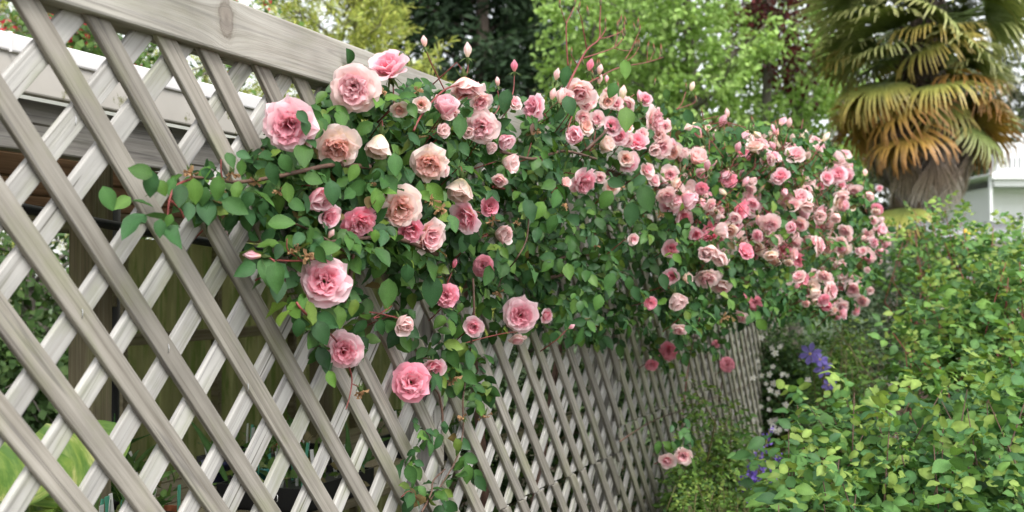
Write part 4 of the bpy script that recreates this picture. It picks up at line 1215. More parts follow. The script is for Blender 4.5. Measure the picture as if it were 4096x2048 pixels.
# ---- the far plant's many small blooms
gr = np.random.default_rng(21)
def far_density(x, y):
    return np.where(y < 380, 0.35, 1.0) * np.interp(x, [1700, 1900, 2020, 2100], [0.32, 0.42, 0.75, 1.0])
x, y = sample_poly([(1700, 420), (1730, 340), (1800, 350), (1900, 340), (1960, 345), (2060, 370), (2140, 410), (2180, 460), (2228, 570), (2228, 640), (2190, 705), (2120, 780), (2060, 800), (1980, 790), (1930, 700), (1860, 640), (1760, 620), (1700, 600)], 112, gr, far_density)
rp_ = gr.integers(1, 5, len(x))
x = np.repeat(x, rp_) + gr.normal(0, 17, rp_.sum()); y = np.repeat(y, rp_) + gr.normal(0, 15, rp_.sum())
tones = ['pale', 'pale', 'pink', 'peach', 'pale', 'deep', 'cream', 'pink', 'pale', 'peach']
for i in range(len(x)):
    xs = float(swell(min(x[i], 2235))) + gr.normal(0.012, 0.03)
    p = Vector(at_x_np(np.array([x[i] * V]), np.array([y[i] * V]), np.array([xs]))[0].tolist())
    up = 0.5 if y[i] < 420 else -0.35
    ax = cam_axis(p, gr.normal(0.15, 0.6), up + gr.normal(0, 0.5), 0.5)
    kind = ['half', 'full', 'half', 'cup', 'cup'][int(gr.integers(5))]
    tone = tones[int(gr.integers(len(tones)))]
    v_ = int(gr.integers(2))
    s = 0.40 + 0.46 * gr.random() ** 1.7
    put('rose_bloom', bmesh_of(('bloom', kind, tone, v_), lambda: bloom_geo(kind, tone, 3 + v_), 'rose_bloom', M['petal']), far, face_matrix(p, ax, gr.uniform(0, 6.28), s))
    stem_to(far, p, ax, s)
x, y = sample_poly([(1700, 400), (1760, 290), (1830, 320), (1900, 300), (1990, 290), (2060, 340), (2150, 400), (2200, 480), (2220, 560), (2150, 700), (1950, 600), (1750, 520)], 150, gr, lambda x, y: np.where(y < 430, 1.0, 0.5))
for i in range(len(x)):
    p = Vector(at_x_np(np.array([x[i] * V]), np.array([y[i] * V]), np.array([float(swell(x[i])) + gr.normal(0.01, 0.03)]))[0].tolist())
    ax = Vector((gr.normal(0, 0.6), gr.normal(0, 0.6), 1 if gr.random() < 0.75 else -0.7))
    if gr.random() < 0.55:
        tone = ['peach', 'pink', 'cream'][int(gr.integers(3))]
        put('rose_bud', bmesh_of(('bud', tone, 0), lambda tone=tone: bud_geo(tone, 5, 0.35), 'rose_bud', M['petal']), far, face_matrix(p, ax, 0, gr.uniform(0.8, 1.2)))
    else:
        put('rose_bud', bmesh_of(('sbud',), lambda: small_bud_geo(0), 'rose_bud', M['petal']), far, face_matrix(p, ax, 0, gr.uniform(0.9, 1.2)))
    stem_to(far, p, ax, 1.0)
for root in (near, far):
    o = link('stalks', stems[root.name].mesh('stalks', M['redstem'])); adopt(o, root); tag(o, kind='stuff')

# ------------------------------------------------------------------ plants in pots on the bench
BLADE = leaf_proto(1.0, 0.10, 0.3, 0.5, seed=9, peak=0.4)
SMALLLEAF = [leaf_proto(1.0, 0.55, 0.2, 0.3, ns=4, seed=12), leaf_proto(1.0, 0.7, 0.1, 0.15, ns=4, seed=13)]
def seedling_mesh(n, spread, h, size, cols, gr, blade=False, mat='bushleaf'):
    P = gr.normal(0, spread * 0.5, (n, 3)); P[:, 2] = gr.random(n) * h
    D = gr.normal(0, 0.7, (n, 3)) + np.array([0, 0, 0.9 if blade else 0.3])
    Nm = np.array([0, 0, 1.0]) + gr.normal(0, 0.5, (n, 3))
    if blade: P[:, 2] = 0
    c = np.array(cols)[gr.integers(0, len(cols), n)]
    return scatter('seedlings', [BLADE] if blade else SMALLLEAF, np.zeros(n, int) if blade else gr.integers(0, 2, n), rots(D, Nm), P, size * gr.uniform(0.6, 1.2, n), c, M[mat])
def tag_on(root, p, h, mat, lean):
    q = MB(); q.box((0, 0, h / 2), (0.0015, 0.013, h)); q.v[1] *= 1
    o = link('plant_tag', q.mesh('plant_tag', M[mat])); o.location = p; o.rotation_euler = (lean, random.uniform(-0.2, 0.2), random.uniform(-0.6, 0.6)); adopt(o, root)
gr = np.random.default_rng(31)
POTS = [  # view px, x plane, radius, height, material, label
 (1500, 1935, -0.62, 0.062, 0.10, 'terracotta', 'terracotta flowerpot of seedlings behind the lattice', 1),
 (1400, 1905, -1.05, 0.050, 0.08, 'tag_blue', 'blue plastic pot with white plant tags inside the shelter', 3),
 (1052, 1870, -0.8, 0.055, 0.09, 'teal', 'teal plastic pot among the tagged seedlings', 2),
 (1140, 1845, -1.05, 0.060, 0.09, 'red', 'red plastic pot standing behind the teal pot', 2),
 (500, 1900, -0.85, 0.060, 0.10, 'black', 'black pot with an orange leaf near the big striped leaf', 1),
 (330, 1900, -1.05, 0.065, 0.10, 'black', 'tall black pot of grassy seedlings behind the striped leaf', 2)]
for (px_, py_, x_, r_, h_, mt, lab, nt_) in POTS:
    if mt == 'terracotta': px_ = 640
    if mt == 'tag_blue': px_ = 870
    p = at_x(px_, py_, x_)
    t = thing('plant_pot', (x_, p.y, BZ), lab, 'plant pot')
    o = link('pot', pot_mesh(r_, h_, M[mt], 'pot')); o.location = (x_, p.y, BZ); adopt(o, t)
    so = MB(); so.lathe((0, 0, h_ * 0.845), [(0, 0.004), (r_ * 0.6, 0.006), (r_ * 0.925, 0.0)], 16)
    o = link('soil', so.mesh('soil', M['soil'])); o.location = (x_, p.y, BZ); adopt(o, t)
    o = link('seedlings', seedling_mesh(26, r_, 0.10, 0.05, [(0.07, 0.14, 0.04), (0.10, 0.18, 0.05)], gr)); o.location = (x_, p.y, BZ + h_ * 0.85); adopt(o, t); tag(o, kind='stuff')
    if 'grassy' in lab or 'orange' in lab:
        o = link('blades', seedling_mesh(20, r_, 0.2, 0.26, [(0.05, 0.12, 0.04), (0.09, 0.16, 0.05)], gr, True)); o.location = (x_, p.y, BZ + h_ * 0.85); adopt(o, t); tag(o, kind='stuff')
    for k in range(nt_ + 1):
        tag_on(t, (x_ + gr.normal(0, r_ * 0.4), p.y + gr.normal(0, r_ * 0.4), BZ + h_ * 0.85), 0.07, 'tag_white' if k % 2 == 0 else 'tag_green', gr.normal(0, 0.15))
labs = ['black seedling tray with white and green tags at the shelter bench end', 'black seedling tray of short tags beside the terracotta pot', 'black seedling tray packed with tags in mid bench', 'black seedling tray of grassy shoots further along the bench', 'black seedling tray half hidden behind the hanging rose strand', 'black seedling tray behind the lattice panel joint']
for i, (yy, xx) in enumerate(((1.75, -1.05), (2.25, -0.66), (2.75, -1.1), (3.3, -0.66), (3.75, -1.05), (4.4, -0.7))):
    t = thing('seedling_tray', (xx, yy, BZ), labs[i], 'seedling tray')
    o = link('tray', tray_mesh(0.44, 0.30, 0.07, M['black'])); o.location = (xx, yy, BZ); adopt(o, t)
    o = link('seedlings', seedling_mesh(70, 0.20, 0.08, 0.045, [(0.06, 0.12, 0.04), (0.10, 0.17, 0.05), (0.16, 0.2, 0.08), (0.2, 0.17, 0.09)], gr)); o.location = (xx, yy, BZ + 0.05); adopt(o, t); tag(o, kind='stuff')
    if i % 2: 
        o = link('blades', seedling_mesh(24, 0.22, 0.2, 0.22, [(0.06, 0.13, 0.04), (0.10, 0.17, 0.05)], gr, True)); o.location = (xx, yy, BZ + 0.05); adopt(o, t); tag(o, kind='stuff')
    for k in range(15):
        tag_on(t, (xx + gr.uniform(-0.11, 0.13), yy + gr.uniform(-0.2, 0.2), BZ + 0.05), gr.uniform(0.09, 0.14), ['tag_white', 'tag_green', 'tag_white'][k % 3], gr.normal(0, 0.2))

# big yellow-striped leaf pressing against the lattice
M['hosta'] = None
m, nt, b, out = new_mat('striped_leaf')
tc = N(nt, 'TexCoord'); wv = N(nt, 'TexNoise', Scale=1.0, Detail=4.0, Roughness=0.6)
at_ = N(nt, 'Attribute', attribute_name='Col')
mp = N(nt, 'Mapping'); mp.inputs['Scale'].default_value = (70, 3, 3)
sep = N(nt, 'SeparateColor'); nt.links.new(at_.outputs['Color'], sep.inputs[0])
cmb = N(nt, 'CombineXYZ'); nt.links.new(sep.outputs[0], cmb.inputs[0]); nt.links.new(sep.outputs[1], cmb.inputs[1])
mp.inputs['Scale'].default_value = (15, 2.0, 1)
nt.links.new(cmb.outputs[0], mp.inputs['Vector']); nt.links.new(mp.outputs[0], wv.inputs['Vector'])
rr_ = ramp(nt, [(0.40, (0.15, 0.30, 0.05)), (0.54, (0.32, 0.46, 0.09)), (0.64, (0.66, 0.68, 0.24))])
nt.links.new(wv.outputs[0], rr_.inputs[0]); nt.links.new(rr_.outputs[0], b.inputs['Base Color'])
b.inputs['Roughness'].default_value = 0.4
tr = N(nt, 'BsdfTranslucent'); nt.links.new(rr_.outputs[0], tr.inputs['Color'])
mx = N(nt, 'MixShader'); mx.inputs[0].default_value = 0.16
nt.links.new(b.outputs[0], mx.inputs[1]); nt.links.new(tr.outputs[0], mx.inputs[2]); nt.links.new(mx.outputs[0], out.inputs[0])
M['hosta'] = m
hosta = thing('striped_plant', (-0.45, 1.35, 0), 'plant with huge yellow-striped green leaves pressed against the lattice foot', 'plant')
def big_leaf(base, tip, width, droop, nu=13, nv=16, side=Vector((cT * 0.9, sT * 0.9, -0.35))):
    base, tip = Vector(base), Vector(tip)
    D = tip - base; L = D.length; D = D / L
    S = (side - D * side.dot(D)).normalized(); Nn = S.cross(D)
    P, C, F = [], [], []
    for j in range(nv):
        v = j / (nv - 1)
        w = width / 2 * (math.sin(math.pi * min(0.985, 0.06 + 0.94 * v) ** 0.75)) ** 0.75
        for i in range(nu):
            u = -1 + 2 * i / (nu - 1)
            q = base + D * (L * v) + S * (w * u) + Nn * (droop * L * (4 * v * (1 - v)) * 0.35 - abs(u) ** 1.6 * w * 0.35 + 0.012 * math.sin(u * 9 + v * 5))
            P.append(q); C.append(((u + 1) / 2, v, 0))
    for j in range(nv - 1):
        for i in range(nu - 1):
            a = j * nu + i; F.append((a, a + 1, a + nu + 1, a + nu))
    return mesh_np('leaf', np.array([tuple(p) for p in P]), np.array(F), M['hosta'], np.array(C))
for bp_, tp_, wd in ((at_x(90, 1740, -0.30), at_x(260, 2020, -0.14), 0.33), (at_x(-60, 1800, -0.28), at_x(0, 2030, -0.14), 0.26), (at_x(120, 1930, -0.3), at_x(215, 2060, -0.12), 0.10)):
    o = link('leaf', big_leaf(bp_, tp_, wd, 0.5)); adopt(o, hosta)
q = MB()
for bp_ in (at_x(90, 1740, -0.30), at_x(-60, 1780, -0.28), at_x(120, 1930, -0.3)):
    q.tube([(-0.45, 1.35, 0), (-0.42, bp_.y, bp_.z * 0.6), bp_ + Vector((-0.02, 0, 0.012)), bp_], [0.012, 0.009, 0.006, 0.005], 8)
o = link('stalks', q.mesh('stalks', M['green_stem'])); adopt(o, hosta)

# ------------------------------------------------------------------ shrubs built from shoots
BUSH_LEAF = [leaf_proto(1.0, 0.60, 0.12, 0.45, seed=21), leaf_proto(1.0, 0.54, 0.25, 0.3, seed=22), leaf_proto(1.0, 0.64, 0.08, 0.6, seed=23)]
def shrub(name, label, cat, base, poly, dfun, n_shoots, per, size, palette, wts, seed, stem='green_stem', n_single=300, up=0.9, shoot_len=0.34, mat='bushleaf', group=None, wf=None, five=True, protos=None, deep=0.8, stems_n=60, sr=0.0025):
    gr = np.random.default_rng(seed)
    root = thing(name, base, label, cat, group)
    x, y = sample_poly(poly, n_shoots, gr, wf)
    fr = gr.random(n_shoots) ** 1.2
    T = at_d_np(x * V, y * V, dfun(x, y) + fr * deep)
    T[:, 2] = np.maximum(T[:, 2], 0.04)
    B = np.array(base)
    sd = unit(np.array([0, 0, up]) + gr.normal(0, 0.33, (n_shoots, 3)) + unit(T - B - np.array([0, 0, 0.3])) * 0.35)
    P, D, Nm, S, Fv = [], [], [], [], []
    for k in range(per):
        t = k / max(1, per - 1)
        a = k * 2.4 + gr.uniform(0, 6.28, n_shoots)
        h = np.stack([np.cos(a), np.sin(a), np.full(n_shoots, 0.25 - 0.35 * t)], 1)
        P.append(T - sd * (shoot_len * t)[..., None] if np.ndim(t) else T - sd * shoot_len * t)
        D.append(h + sd * (0.9 if k == 0 else 0.25)); Nm.append(np.array([0.15, -0.25, 1.0]) + gr.normal(0, 0.35, (n_shoots, 3)))
        S.append(size * gr.uniform(0.75, 1.15, n_shoots) * (0.72 if k == 0 else 1.0)); Fv.append(fr + 0.02 * k)
    P, D, Nm, S, Fv = [np.concatenate(q) for q in (P, D, Nm, S, Fv)]
    P[:, 2] = np.maximum(P[:, 2], 0.03)
    p, d, nn, s = sprigs(P, D, Nm, S, gr, five)
    reps = 5 if five else 3
    k0 = np.tile(np.concatenate([np.full(n_shoots, k == 0) for k in range(per)]), reps)
    m = len(p)
    protos = protos or BUSH_LEAF
    pid = gr.integers(0, len(protos), m)
    pal = gr.choice(len(palette), m, p=wts)
    pal = np.where(k0 & (gr.random(m) < 0.45), len(palette) - 1, pal)      # young growth at the tips
    col = np.array(palette)[pal] * gr.uniform(0.82, 1.18, (m, 1))
    dist = np.linalg.norm(p - EYEN, axis=1)
    score = s / dist * np.where(np.tile(Fv, reps) < 0.3, 1.0, 0.4)
    leaves(root, protos, pid, rots(d, nn), p, s, col, M[mat], palette, pal, n_single, 'foliage', score=score)
    q = MB()
    for i in gr.choice(n_shoots, min(stems_n, n_shoots), replace=False):
        tp = Vector(T[i].tolist()); b0 = Vector(base) + Vector((gr.normal(0, 0.08), gr.normal(0, 0.08), 0))
        m1 = tp - Vector(sd[i].tolist()) * shoot_len
        mid = b0.lerp(m1, 0.5) + Vector((gr.normal(0, 0.05), gr.normal(0, 0.05), 0.05))
        q.tube([b0, mid, m1, tp], [sr * 3, sr * 2, sr * 1.2, sr * 0.6], 5)
    o = link('stems', q.mesh('stems', M[stem])); adopt(o, root); tag(o, kind='stuff')
    return root, T

GREEN_A = [(0.105, 0.220, 0.062), (0.078, 0.180, 0.060), (0.150, 0.275, 0.066), (0.052, 0.125, 0.048), (0.235, 0.335, 0.080)]
WA = [0.32, 0.25, 0.25, 0.13, 0.05]
def dlow(lo, hi): return lambda x, y: np.interp(y, [700, 1288], [hi, lo])
shrub('leafy_bush', 'broad fresh green leafy bush filling the corner beside the lattice path', 'bush', (1.25, 4.0, 0),
      [(1950, 1288), (1960, 1090), (2000, 1010), (2080, 985), (2130, 960), (2200, 985), (2290, 970), (2350, 900), (2430, 930), (2500, 880), (2600, 860), (2640, 1300)],
      dlow(3.0, 4.2), 185, 6, 0.066, GREEN_A, WA, 61, deep=0.9, stem='cane', stems_n=70)
shrub('leafy_bush', 'taller green bush with arching shoots below the palm trunk', 'bush', (1.75, 4.7, 0),
      [(2240, 830), (2290, 770), (2340, 700), (2420, 660), (2500, 640), (2620, 640), (2640, 1000), (2480, 950), (2360, 930), (2280, 900)],
      lambda x, y: np.interp(y, [600, 900], [5.2, 4.5]), 185, 6, 0.060, [(0.13, 0.26, 0.07), (0.10, 0.21, 0.065), (0.18, 0.32, 0.075), (0.07, 0.16, 0.055), (0.26, 0.36, 0.085)], WA, 62, deep=0.8, stem='redstem', stems_n=60)
shrub('leafy_bush', 'loose bush with red upright stems in front of the white house', 'bush', (1.9, 6.4, 0),
      [(2235, 560), (2290, 530), (2330, 500), (2390, 490), (2440, 510), (2500, 535), (2620, 545), (2620, 720), (2480, 700), (2350, 680), (2290, 640)],
      lambda x, y: np.full_like(x, 6.2), 125, 5, 0.058, [(0.13, 0.26, 0.07), (0.10, 0.21, 0.065), (0.18, 0.32, 0.075), (0.07, 0.16, 0.055), (0.26, 0.36, 0.085)], [0.3, 0.25, 0.25, 0.15, 0.05], 63, deep=1.0, stem='redstem', stems_n=50, n_single=150,
      wf=lambda x, y: np.clip((y - 480) / 150 + 0.15, 0.15, 1))
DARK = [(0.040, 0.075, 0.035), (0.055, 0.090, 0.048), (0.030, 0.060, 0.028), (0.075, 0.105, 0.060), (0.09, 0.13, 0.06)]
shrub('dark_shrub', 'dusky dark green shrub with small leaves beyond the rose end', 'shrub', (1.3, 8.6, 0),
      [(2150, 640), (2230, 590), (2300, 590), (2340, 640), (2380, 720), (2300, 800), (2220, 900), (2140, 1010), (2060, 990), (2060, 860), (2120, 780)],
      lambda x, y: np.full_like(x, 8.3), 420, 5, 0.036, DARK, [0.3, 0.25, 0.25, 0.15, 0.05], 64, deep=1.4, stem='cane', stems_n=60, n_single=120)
MID = [(0.10, 0.19, 0.04), (0.08, 0.15, 0.04), (0.14, 0.24, 0.05), (0.06, 0.12, 0.04), (0.19, 0.27, 0.06)]
shrub('green_shrub', 'bright small-leaved shrub between the clematis and the dark shrub', 'shrub', (0.95, 6.6, 0),
      [(2080, 800), (2150, 800), (2190, 850), (2190, 930), (2140, 1010), (2080, 1030), (2050, 940)],
      lambda x, y: np.full_like(x, 6.2), 110, 5, 0.036, MID, WA, 65, deep=0.6, n_single=80)
shrub('weedy_climber', 'light green weedy climber scrambling up the far lattice', 'climber', (0.2, 5.4, 0),
      [(1690, 1288), (1690, 1190), (1715, 1080), (1700, 1010), (1745, 930), (1790, 960), (1850, 1000), (1880, 1060), (1935, 1120), (1960, 1288)],
      lambda x, y: np.interp(x, [1690, 1800, 1950], [4.75, 5.2, 5.6]), 230, 6, 0.034, MID, WA, 66, deep=0.35, shoot_len=0.22, n_single=200,
      wf=lambda x, y: np.clip((y - 930) / 260, 0.12, 1))
shrub('low_weeds', 'low green weeds along the foot of the lattice below the hanging roses', 'weeds', (0.45, 4.5, 0),
      [(1680, 1290), (1720, 1220), (1800, 1190), (1900, 1180), (1990, 1120), (2000, 1290)], lambda x, y: np.interp(y, [1120, 1290], [5.2, 4.2]), 120, 5, 0.032, MID, WA, 67, deep=0.6, n_single=120)
JAS = [(0.035, 0.075, 0.025), (0.05, 0.10, 0.03), (0.028, 0.055, 0.02), (0.07, 0.13, 0.04), (0.10, 0.17, 0.05)]
jas, _ = shrub('white_flowered_climber', 'dark green climber dotted with small white stars at the fence end', 'climber', (0.25, 8.3, 0),
      [(1860, 790), (1960, 810), (2060, 830), (2090, 880), (2060, 960), (2010, 1010), (1960, 1060), (1925, 1090), (1900, 1000), (1890, 900)],
      lambda x, y: np.full_like(x, 8.0), 420, 5, 0.038, JAS, [0.3, 0.3, 0.25, 0.1, 0.05], 68, deep=0.5, n_single=100)

def star_geo(n, L, W, a, colr, seed=0, eye=(0.75, 0.62, 0.2)):
    parts = []
    for k in range(n):
        p, f, t = petal_geo(L, W, a, a - 15, 0.15, 0.1, seed + k, L * 0.06, 0, 5, 6)
        p[:, 1] *= np.interp(t[:, 0], [0, 0.45, 0.8, 1], [0.6, 1.15, 0.85, 0.12])
        c = np.tile(colr, (len(p), 1)) * (0.9 + 0.2 * np.abs(t[:, 1:2]))
        parts.append((rotz_np(p, 2 * math.pi * k / n), f, c))
    q = MB(); q.lathe((0, 0, 0), [(0.0, 0.0), (L * 0.12, 0.0), (L * 0.13, L * 0.06), (L * 0.07, L * 0.14), (0.0005, L * 0.15)], 8)
    parts.append((np.array([tuple(v) for v in q.v]), np.array(q.f), np.tile(eye, (len(q.v), 1))))
    return join(parts)
star = mesh_np('flower', *star_geo(5, 0.016, 0.009, 10, (0.82, 0.82, 0.76))[:2], M['petal'], star_geo(5, 0.016, 0.009, 10, (0.82, 0.82, 0.76))[2])
gr = np.random.default_rng(77)
for i in range(34):
    x_, y_ = gr.normal(1945, 24), gr.uniform(840, 1110)
    p = vd(x_, y_, 7.85 - 0.5 * gr.random())
    put('flower', star, jas, face_matrix(p, cam_axis(p, gr.normal(0, 0.4), gr.normal(0.2, 0.4), 1), gr.uniform(0, 6), gr.uniform(0.9, 1.6)))

def behind(x, y): return (1.3 + 0.30) / (sT - (x * V - 2048) / FPX * cT)
shrub('shade_shrub', 'dark leafy shrub crowding behind the middle lattice panels', 'shrub', (-0.9, 4.6, 0),
      [(1180, 1000), (1300, 800), (1560, 760), (1900, 780), (1900, 1288), (1180, 1288)], behind, 330, 5, 0.055, [(0.035, 0.075, 0.025), (0.05, 0.10, 0.03), (0.03, 0.06, 0.02), (0.06, 0.12, 0.035), (0.09, 0.16, 0.04)], [0.3, 0.3, 0.2, 0.15, 0.05], 69, deep=1.3, n_single=60)

# clematis with lavender-blue stars
clem = thing('clematis', (0.62, 6.5, 0), 'clematis with large lavender blue star flowers below the far roses', 'clematis')
cg = star_geo(6, 0.068, 0.036, 8, (0.27, 0.22, 0.62), 3)
cm = mesh_np('flower', cg[0], cg[1], M['petal'], cg[2])
for x_, y_, s_, ax_ in ((2038, 890, 0.85, (-0.2, 0.1, 1)), (2070, 925, 0.8, (0.4, -0.2, 0.8)), (2085, 968, 0.6, (0.3, -0.3, 0.7)), (2062, 905, 0.7, (0.2, 0.5, 0.6))):
    p = vd(x_, y_, 6.05)
    put('flower', cm, clem, face_matrix(p, cam_axis(p, *ax_), 0.3, s_))
q = MB()
for x_, y_ in ((2038, 890), (2070, 925), (2085, 968), (2062, 905)):
    p = vd(x_, y_, 6.06); q.tube([(0.62, 6.5, 0), (0.6, 6.4, 0.5), p + Vector((0, 0.12, -0.1)), p], [0.004, 0.003, 0.002, 0.0015], 5)
o = link('vine', q.mesh('vine', M['green_stem'])); adopt(o, clem)
# purple flower spikes
def spike(name, label, tipx, tipy, d, L, lean, n, colr, sz, foot):
    tp = vd(tipx, tipy, d)
    root = thing(name, foot, label, 'flower spike', 'purple flower spikes')
    gr = np.random.default_rng(int(tipx))
    ax = Vector(lean).normalized()
    q = MB(); q.tube([Vector(foot), (Vector(foot) + tp - ax * L) / 2 + Vector((0, 0, 0.08)), tp - ax * L, tp], [0.004, 0.0035, 0.003, 0.0015], 5)
    o = link('stem', q.mesh('stem', M['green_stem'])); adopt(o, root)
    t = gr.random(n)
    P = np.array(tp)[None] - np.array(ax)[None] * (t * L)[:, None] + gr.normal(0, 0.012, (n, 3)) * (0.4 + t[:, None])
    R = rots(gr.normal(0, 1, (n, 3)), gr.normal(0, 1, (n, 3)))
    me = scatter('florets', SMALLLEAF, gr.integers(0, 2, n), R, P, sz * gr.uniform(0.7, 1.3, n), np.tile(colr, (n, 1)) * gr.uniform(0.7, 1.3, (n, 1)), M['petal'])
    o = link('florets', me); adopt(o, root); tag(o, kind='stuff')
for i, (x_, y_, L_, lab) in enumerate(((1938, 1075, 0.26, 'tallest violet flower spike leaning against the lattice end'), (1900, 1140, 0.16, 'short violet flower spike left of the tallest spike'), (1960, 1150, 0.14, 'faded violet spike nearest the leafy bush'), (1920, 1165, 0.12, 'small violet spike low among the weeds'))):
    tp = vd(x_, y_, 4.7)
    spike('flower_spike', lab, x_, y_, 4.7, L_, (0.25, 0.1, 1), 60, (0.22, 0.15, 0.52), 0.02, (tp.x - 0.1, tp.y, 0))

# ------------------------------------------------------------------ background trees
QLEAF = [leaf_proto(1.0, 0.66, 0.15, 0.3, ns=3, seed=31), leaf_proto(1.0, 0.8, 0.1, 0.2, ns=3, seed=32)]
QNEED = [leaf_proto(1.0, 0.16, 0.1, 0.2, ns=3, seed=33)]
QSPRAY = [leaf_proto(1.0, 0.34, 0.1, 0.4, ns=3, seed=34)]

def tube_path(a, b, gr, sag=0.0, wob=0.05, n=6):
    a, b = np.array(a), np.array(b)
    L = np.linalg.norm(b - a)
    pts = []
    o = gr.normal(0, wob * L, 3)
    for t in np.linspace(0, 1, n):
        pts.append(a + (b - a) * t + o * math.sin(math.pi * t) + np.array([0, 0, -sag * L * t * t]))
    return pts

def tree(name, label, base, height, radius, zlow, n_limb, n_twig, per_twig, leaf, palette, seed, protos, mat='treeleaf', bark='bark', tr=0.14, droop=0.0, rise=0.35, twig_len=0.6, tuft=0.12, leafdir=None, shape=0.6, group='trees beyond the garden', flower=None, twig_up=0.0, clump=False):
    gr = np.random.default_rng(seed)
    root = thing(name, base, label, 'tree', group)
    b = np.array(base)
    tb = MB()
    top = b + np.array([gr.normal(0, 0.1), gr.normal(0, 0.1), height * 0.94])
    sp = tube_path(b - np.array([0, 0, 0.1]), top, gr, wob=0.02, n=9)
    tb.tube(sp, list(np.linspace(tr, 0.02, 9)), 9)
    o = link('trunk', tb.mesh('trunk', M[bark])); adopt(o, root)
    lb = MB()
    P, D, Nm, S = [], [], [], []
    for i in range(n_limb):
        t = (i + gr.random()) / n_limb
        z = zlow + (height * 0.95 - zlow) * t
        a = i * 2.4 + gr.normal(0, 0.4)
        rad = radius * (math.sin(math.pi * min(1, 0.25 + 0.75 * (1 - t) ** shape)) if shape > 0 else (1 - t) ** 0.8 + 0.08) * gr.uniform(0.75, 1.1)
        f = min(1, max(0, z / height)); p0 = np.array(sp[0]) * (1 - f) + np.array(sp[-1]) * f
        z0 = max(0.5, z - rise * rad)
        f0 = z0 / height; p0 = sp[0] * (1 - f0) + sp[-1] * f0
        p1 = np.array([b[0] + math.cos(a) * rad, b[1] + math.sin(a) * rad, b[2] + z])
        path = tube_path(p0, p1, gr, droop, 0.06, 7)
        lb.tube(path, list(np.linspace(max(0.012, tr * 0.30 * (1 - 0.6 * t)), 0.006, 7)), 6)
        path = np.array(path)
        for k in range(n_twig):
            u = gr.uniform(0.22, 1.0)
            q = np.array([np.interp(u * 6, range(7), path[:, c]) for c in range(3)])
            dv = unit(gr.normal(0, 1, 3) * np.array([1, 1, 0.55]) + np.array([math.cos(a), math.sin(a), 0]) * 0.5 + np.array([0, 0, twig_up - droop]))
            L = twig_len * gr.uniform(0.5, 1.2)
            e = q + dv * L + np.array([0, 0, -droop * L * 0.5])
            if k % 3 == 0: lb.tube([q, (q + e) / 2 + np.array([0, 0, 0.04 * L]), e], [0.006, 0.004, 0.002], 4, cap=False)
            w = 1 - 0.35 * gr.random(per_twig) if clump else gr.random(per_twig) ** 0.7
            pp = q + (e - q) * w[:, None] + gr.normal(0, tuft, (per_twig, 3)) * (0.5 + 0.5 * gr.random((per_twig, 1)))
            P.append(pp)
            if leafdir == 'needle':
                D.append(dv + gr.normal(0, 0.6, (per_twig, 3))); Nm.append(gr.normal(0, 1, (per_twig, 3)))
            else:
                D.append(dv * 0.5 + gr.normal(0, 0.6, (per_twig, 3)) + np.array([0, 0, -0.3])); Nm.append(np.array([0.1, -0.3, 0.8]) + gr.normal(0, 0.5, (per_twig, 3)))
    o = link('limbs', lb.mesh('limbs', M[bark])); adopt(o, root)
    P, D, Nm = np.concatenate(P), np.concatenate(D), np.concatenate(Nm)
    m = len(P)
    col = np.array(palette)[gr.integers(0, len(palette), m)] * gr.uniform(0.75, 1.25, (m, 1))
    me = scatter('crown', protos, gr.integers(0, len(protos), m), rots(D, Nm), P, leaf * gr.uniform(0.65, 1.25, m), col, M[mat])
    o = link('crown', me); adopt(o, root)
    if flower:
        n, colr, size = flower
        k = gr.choice(m, n, replace=False)
        rep = 9
        FP = np.repeat(P[k] + unit(EYEN - P[k]) * 0.10, rep, 0) + gr.normal(0, size * 0.5, (n * rep, 3))
        me = scatter('blossom', QLEAF, gr.integers(0, 2, n * rep), rots(gr.normal(0, 1, (n * rep, 3)), gr.normal(0, 1, (n * rep, 3))), FP, size * gr.uniform(0.5, 1.0, n * rep), np.tile(colr, (n * rep, 1)) * gr.uniform(0.7, 1.2, (n * rep, 1)), M['petal'])
        o = link('blossom', me); adopt(o, root); tag(o, kind='stuff')
    return root

def foot(xv, d):
    p = vd(xv, 700, d); return (p.x, p.y, 0)
LIME = [(0.32, 0.48, 0.14), (0.27, 0.42, 0.11), (0.40, 0.56, 0.18), (0.22, 0.35, 0.09)]
GOLD = [(0.42, 0.46, 0.10), (0.34, 0.40, 0.085), (0.50, 0.52, 0.13), (0.24, 0.30, 0.07)]
PINE = [(0.020, 0.040, 0.018), (0.028, 0.055, 0.024), (0.016, 0.030, 0.015), (0.038, 0.068, 0.030)]
tree('lime_green_tree', 'fresh lime green broadleaf tree rising behind the middle roses', foot(1745, 14.5), 6.2, 1.25, 2.0, 34, 22, 24, 0.085, LIME, 101, QLEAF, twig_len=0.5, tuft=0.085, tr=0.15, clump=True)
tree('lime_green_tree', 'second lime green tree left of the palm fronds', foot(1985, 17), 6.2, 1.2, 1.6, 28, 22, 26, 0.09, LIME, 102, QLEAF, twig_len=0.55, tuft=0.09, tr=0.15, clump=True)
tree('lime_green_tree', 'slender lime green tree against the dark conifer', foot(1480, 16), 6.0, 0.62, 2.0, 18, 16, 28, 0.085, LIME, 103, QLEAF, twig_len=0.45, tuft=0.085, tr=0.08, clump=True)
tree('copper_tree', 'dark copper red tree showing through the lime green branches', foot(1935, 15.2), 6.3, 0.34, 4.3, 12, 11, 20, 0.08, [(0.09, 0.018, 0.02), (0.06, 0.014, 0.016), (0.13, 0.03, 0.03)], 104, QLEAF, twig_len=0.7, tuft=0.16)
tree('golden_conifer', 'feathery golden green conifer standing behind the top rail', foot(850, 11.5), 5.6, 1.45, 1.6, 54, 24, 54, 0.075, GOLD, 105, QNEED, 'needle', leafdir='needle', twig_len=0.5, tuft=0.028, droop=0.12, twig_up=0.5, shape=0, tr=0.07)
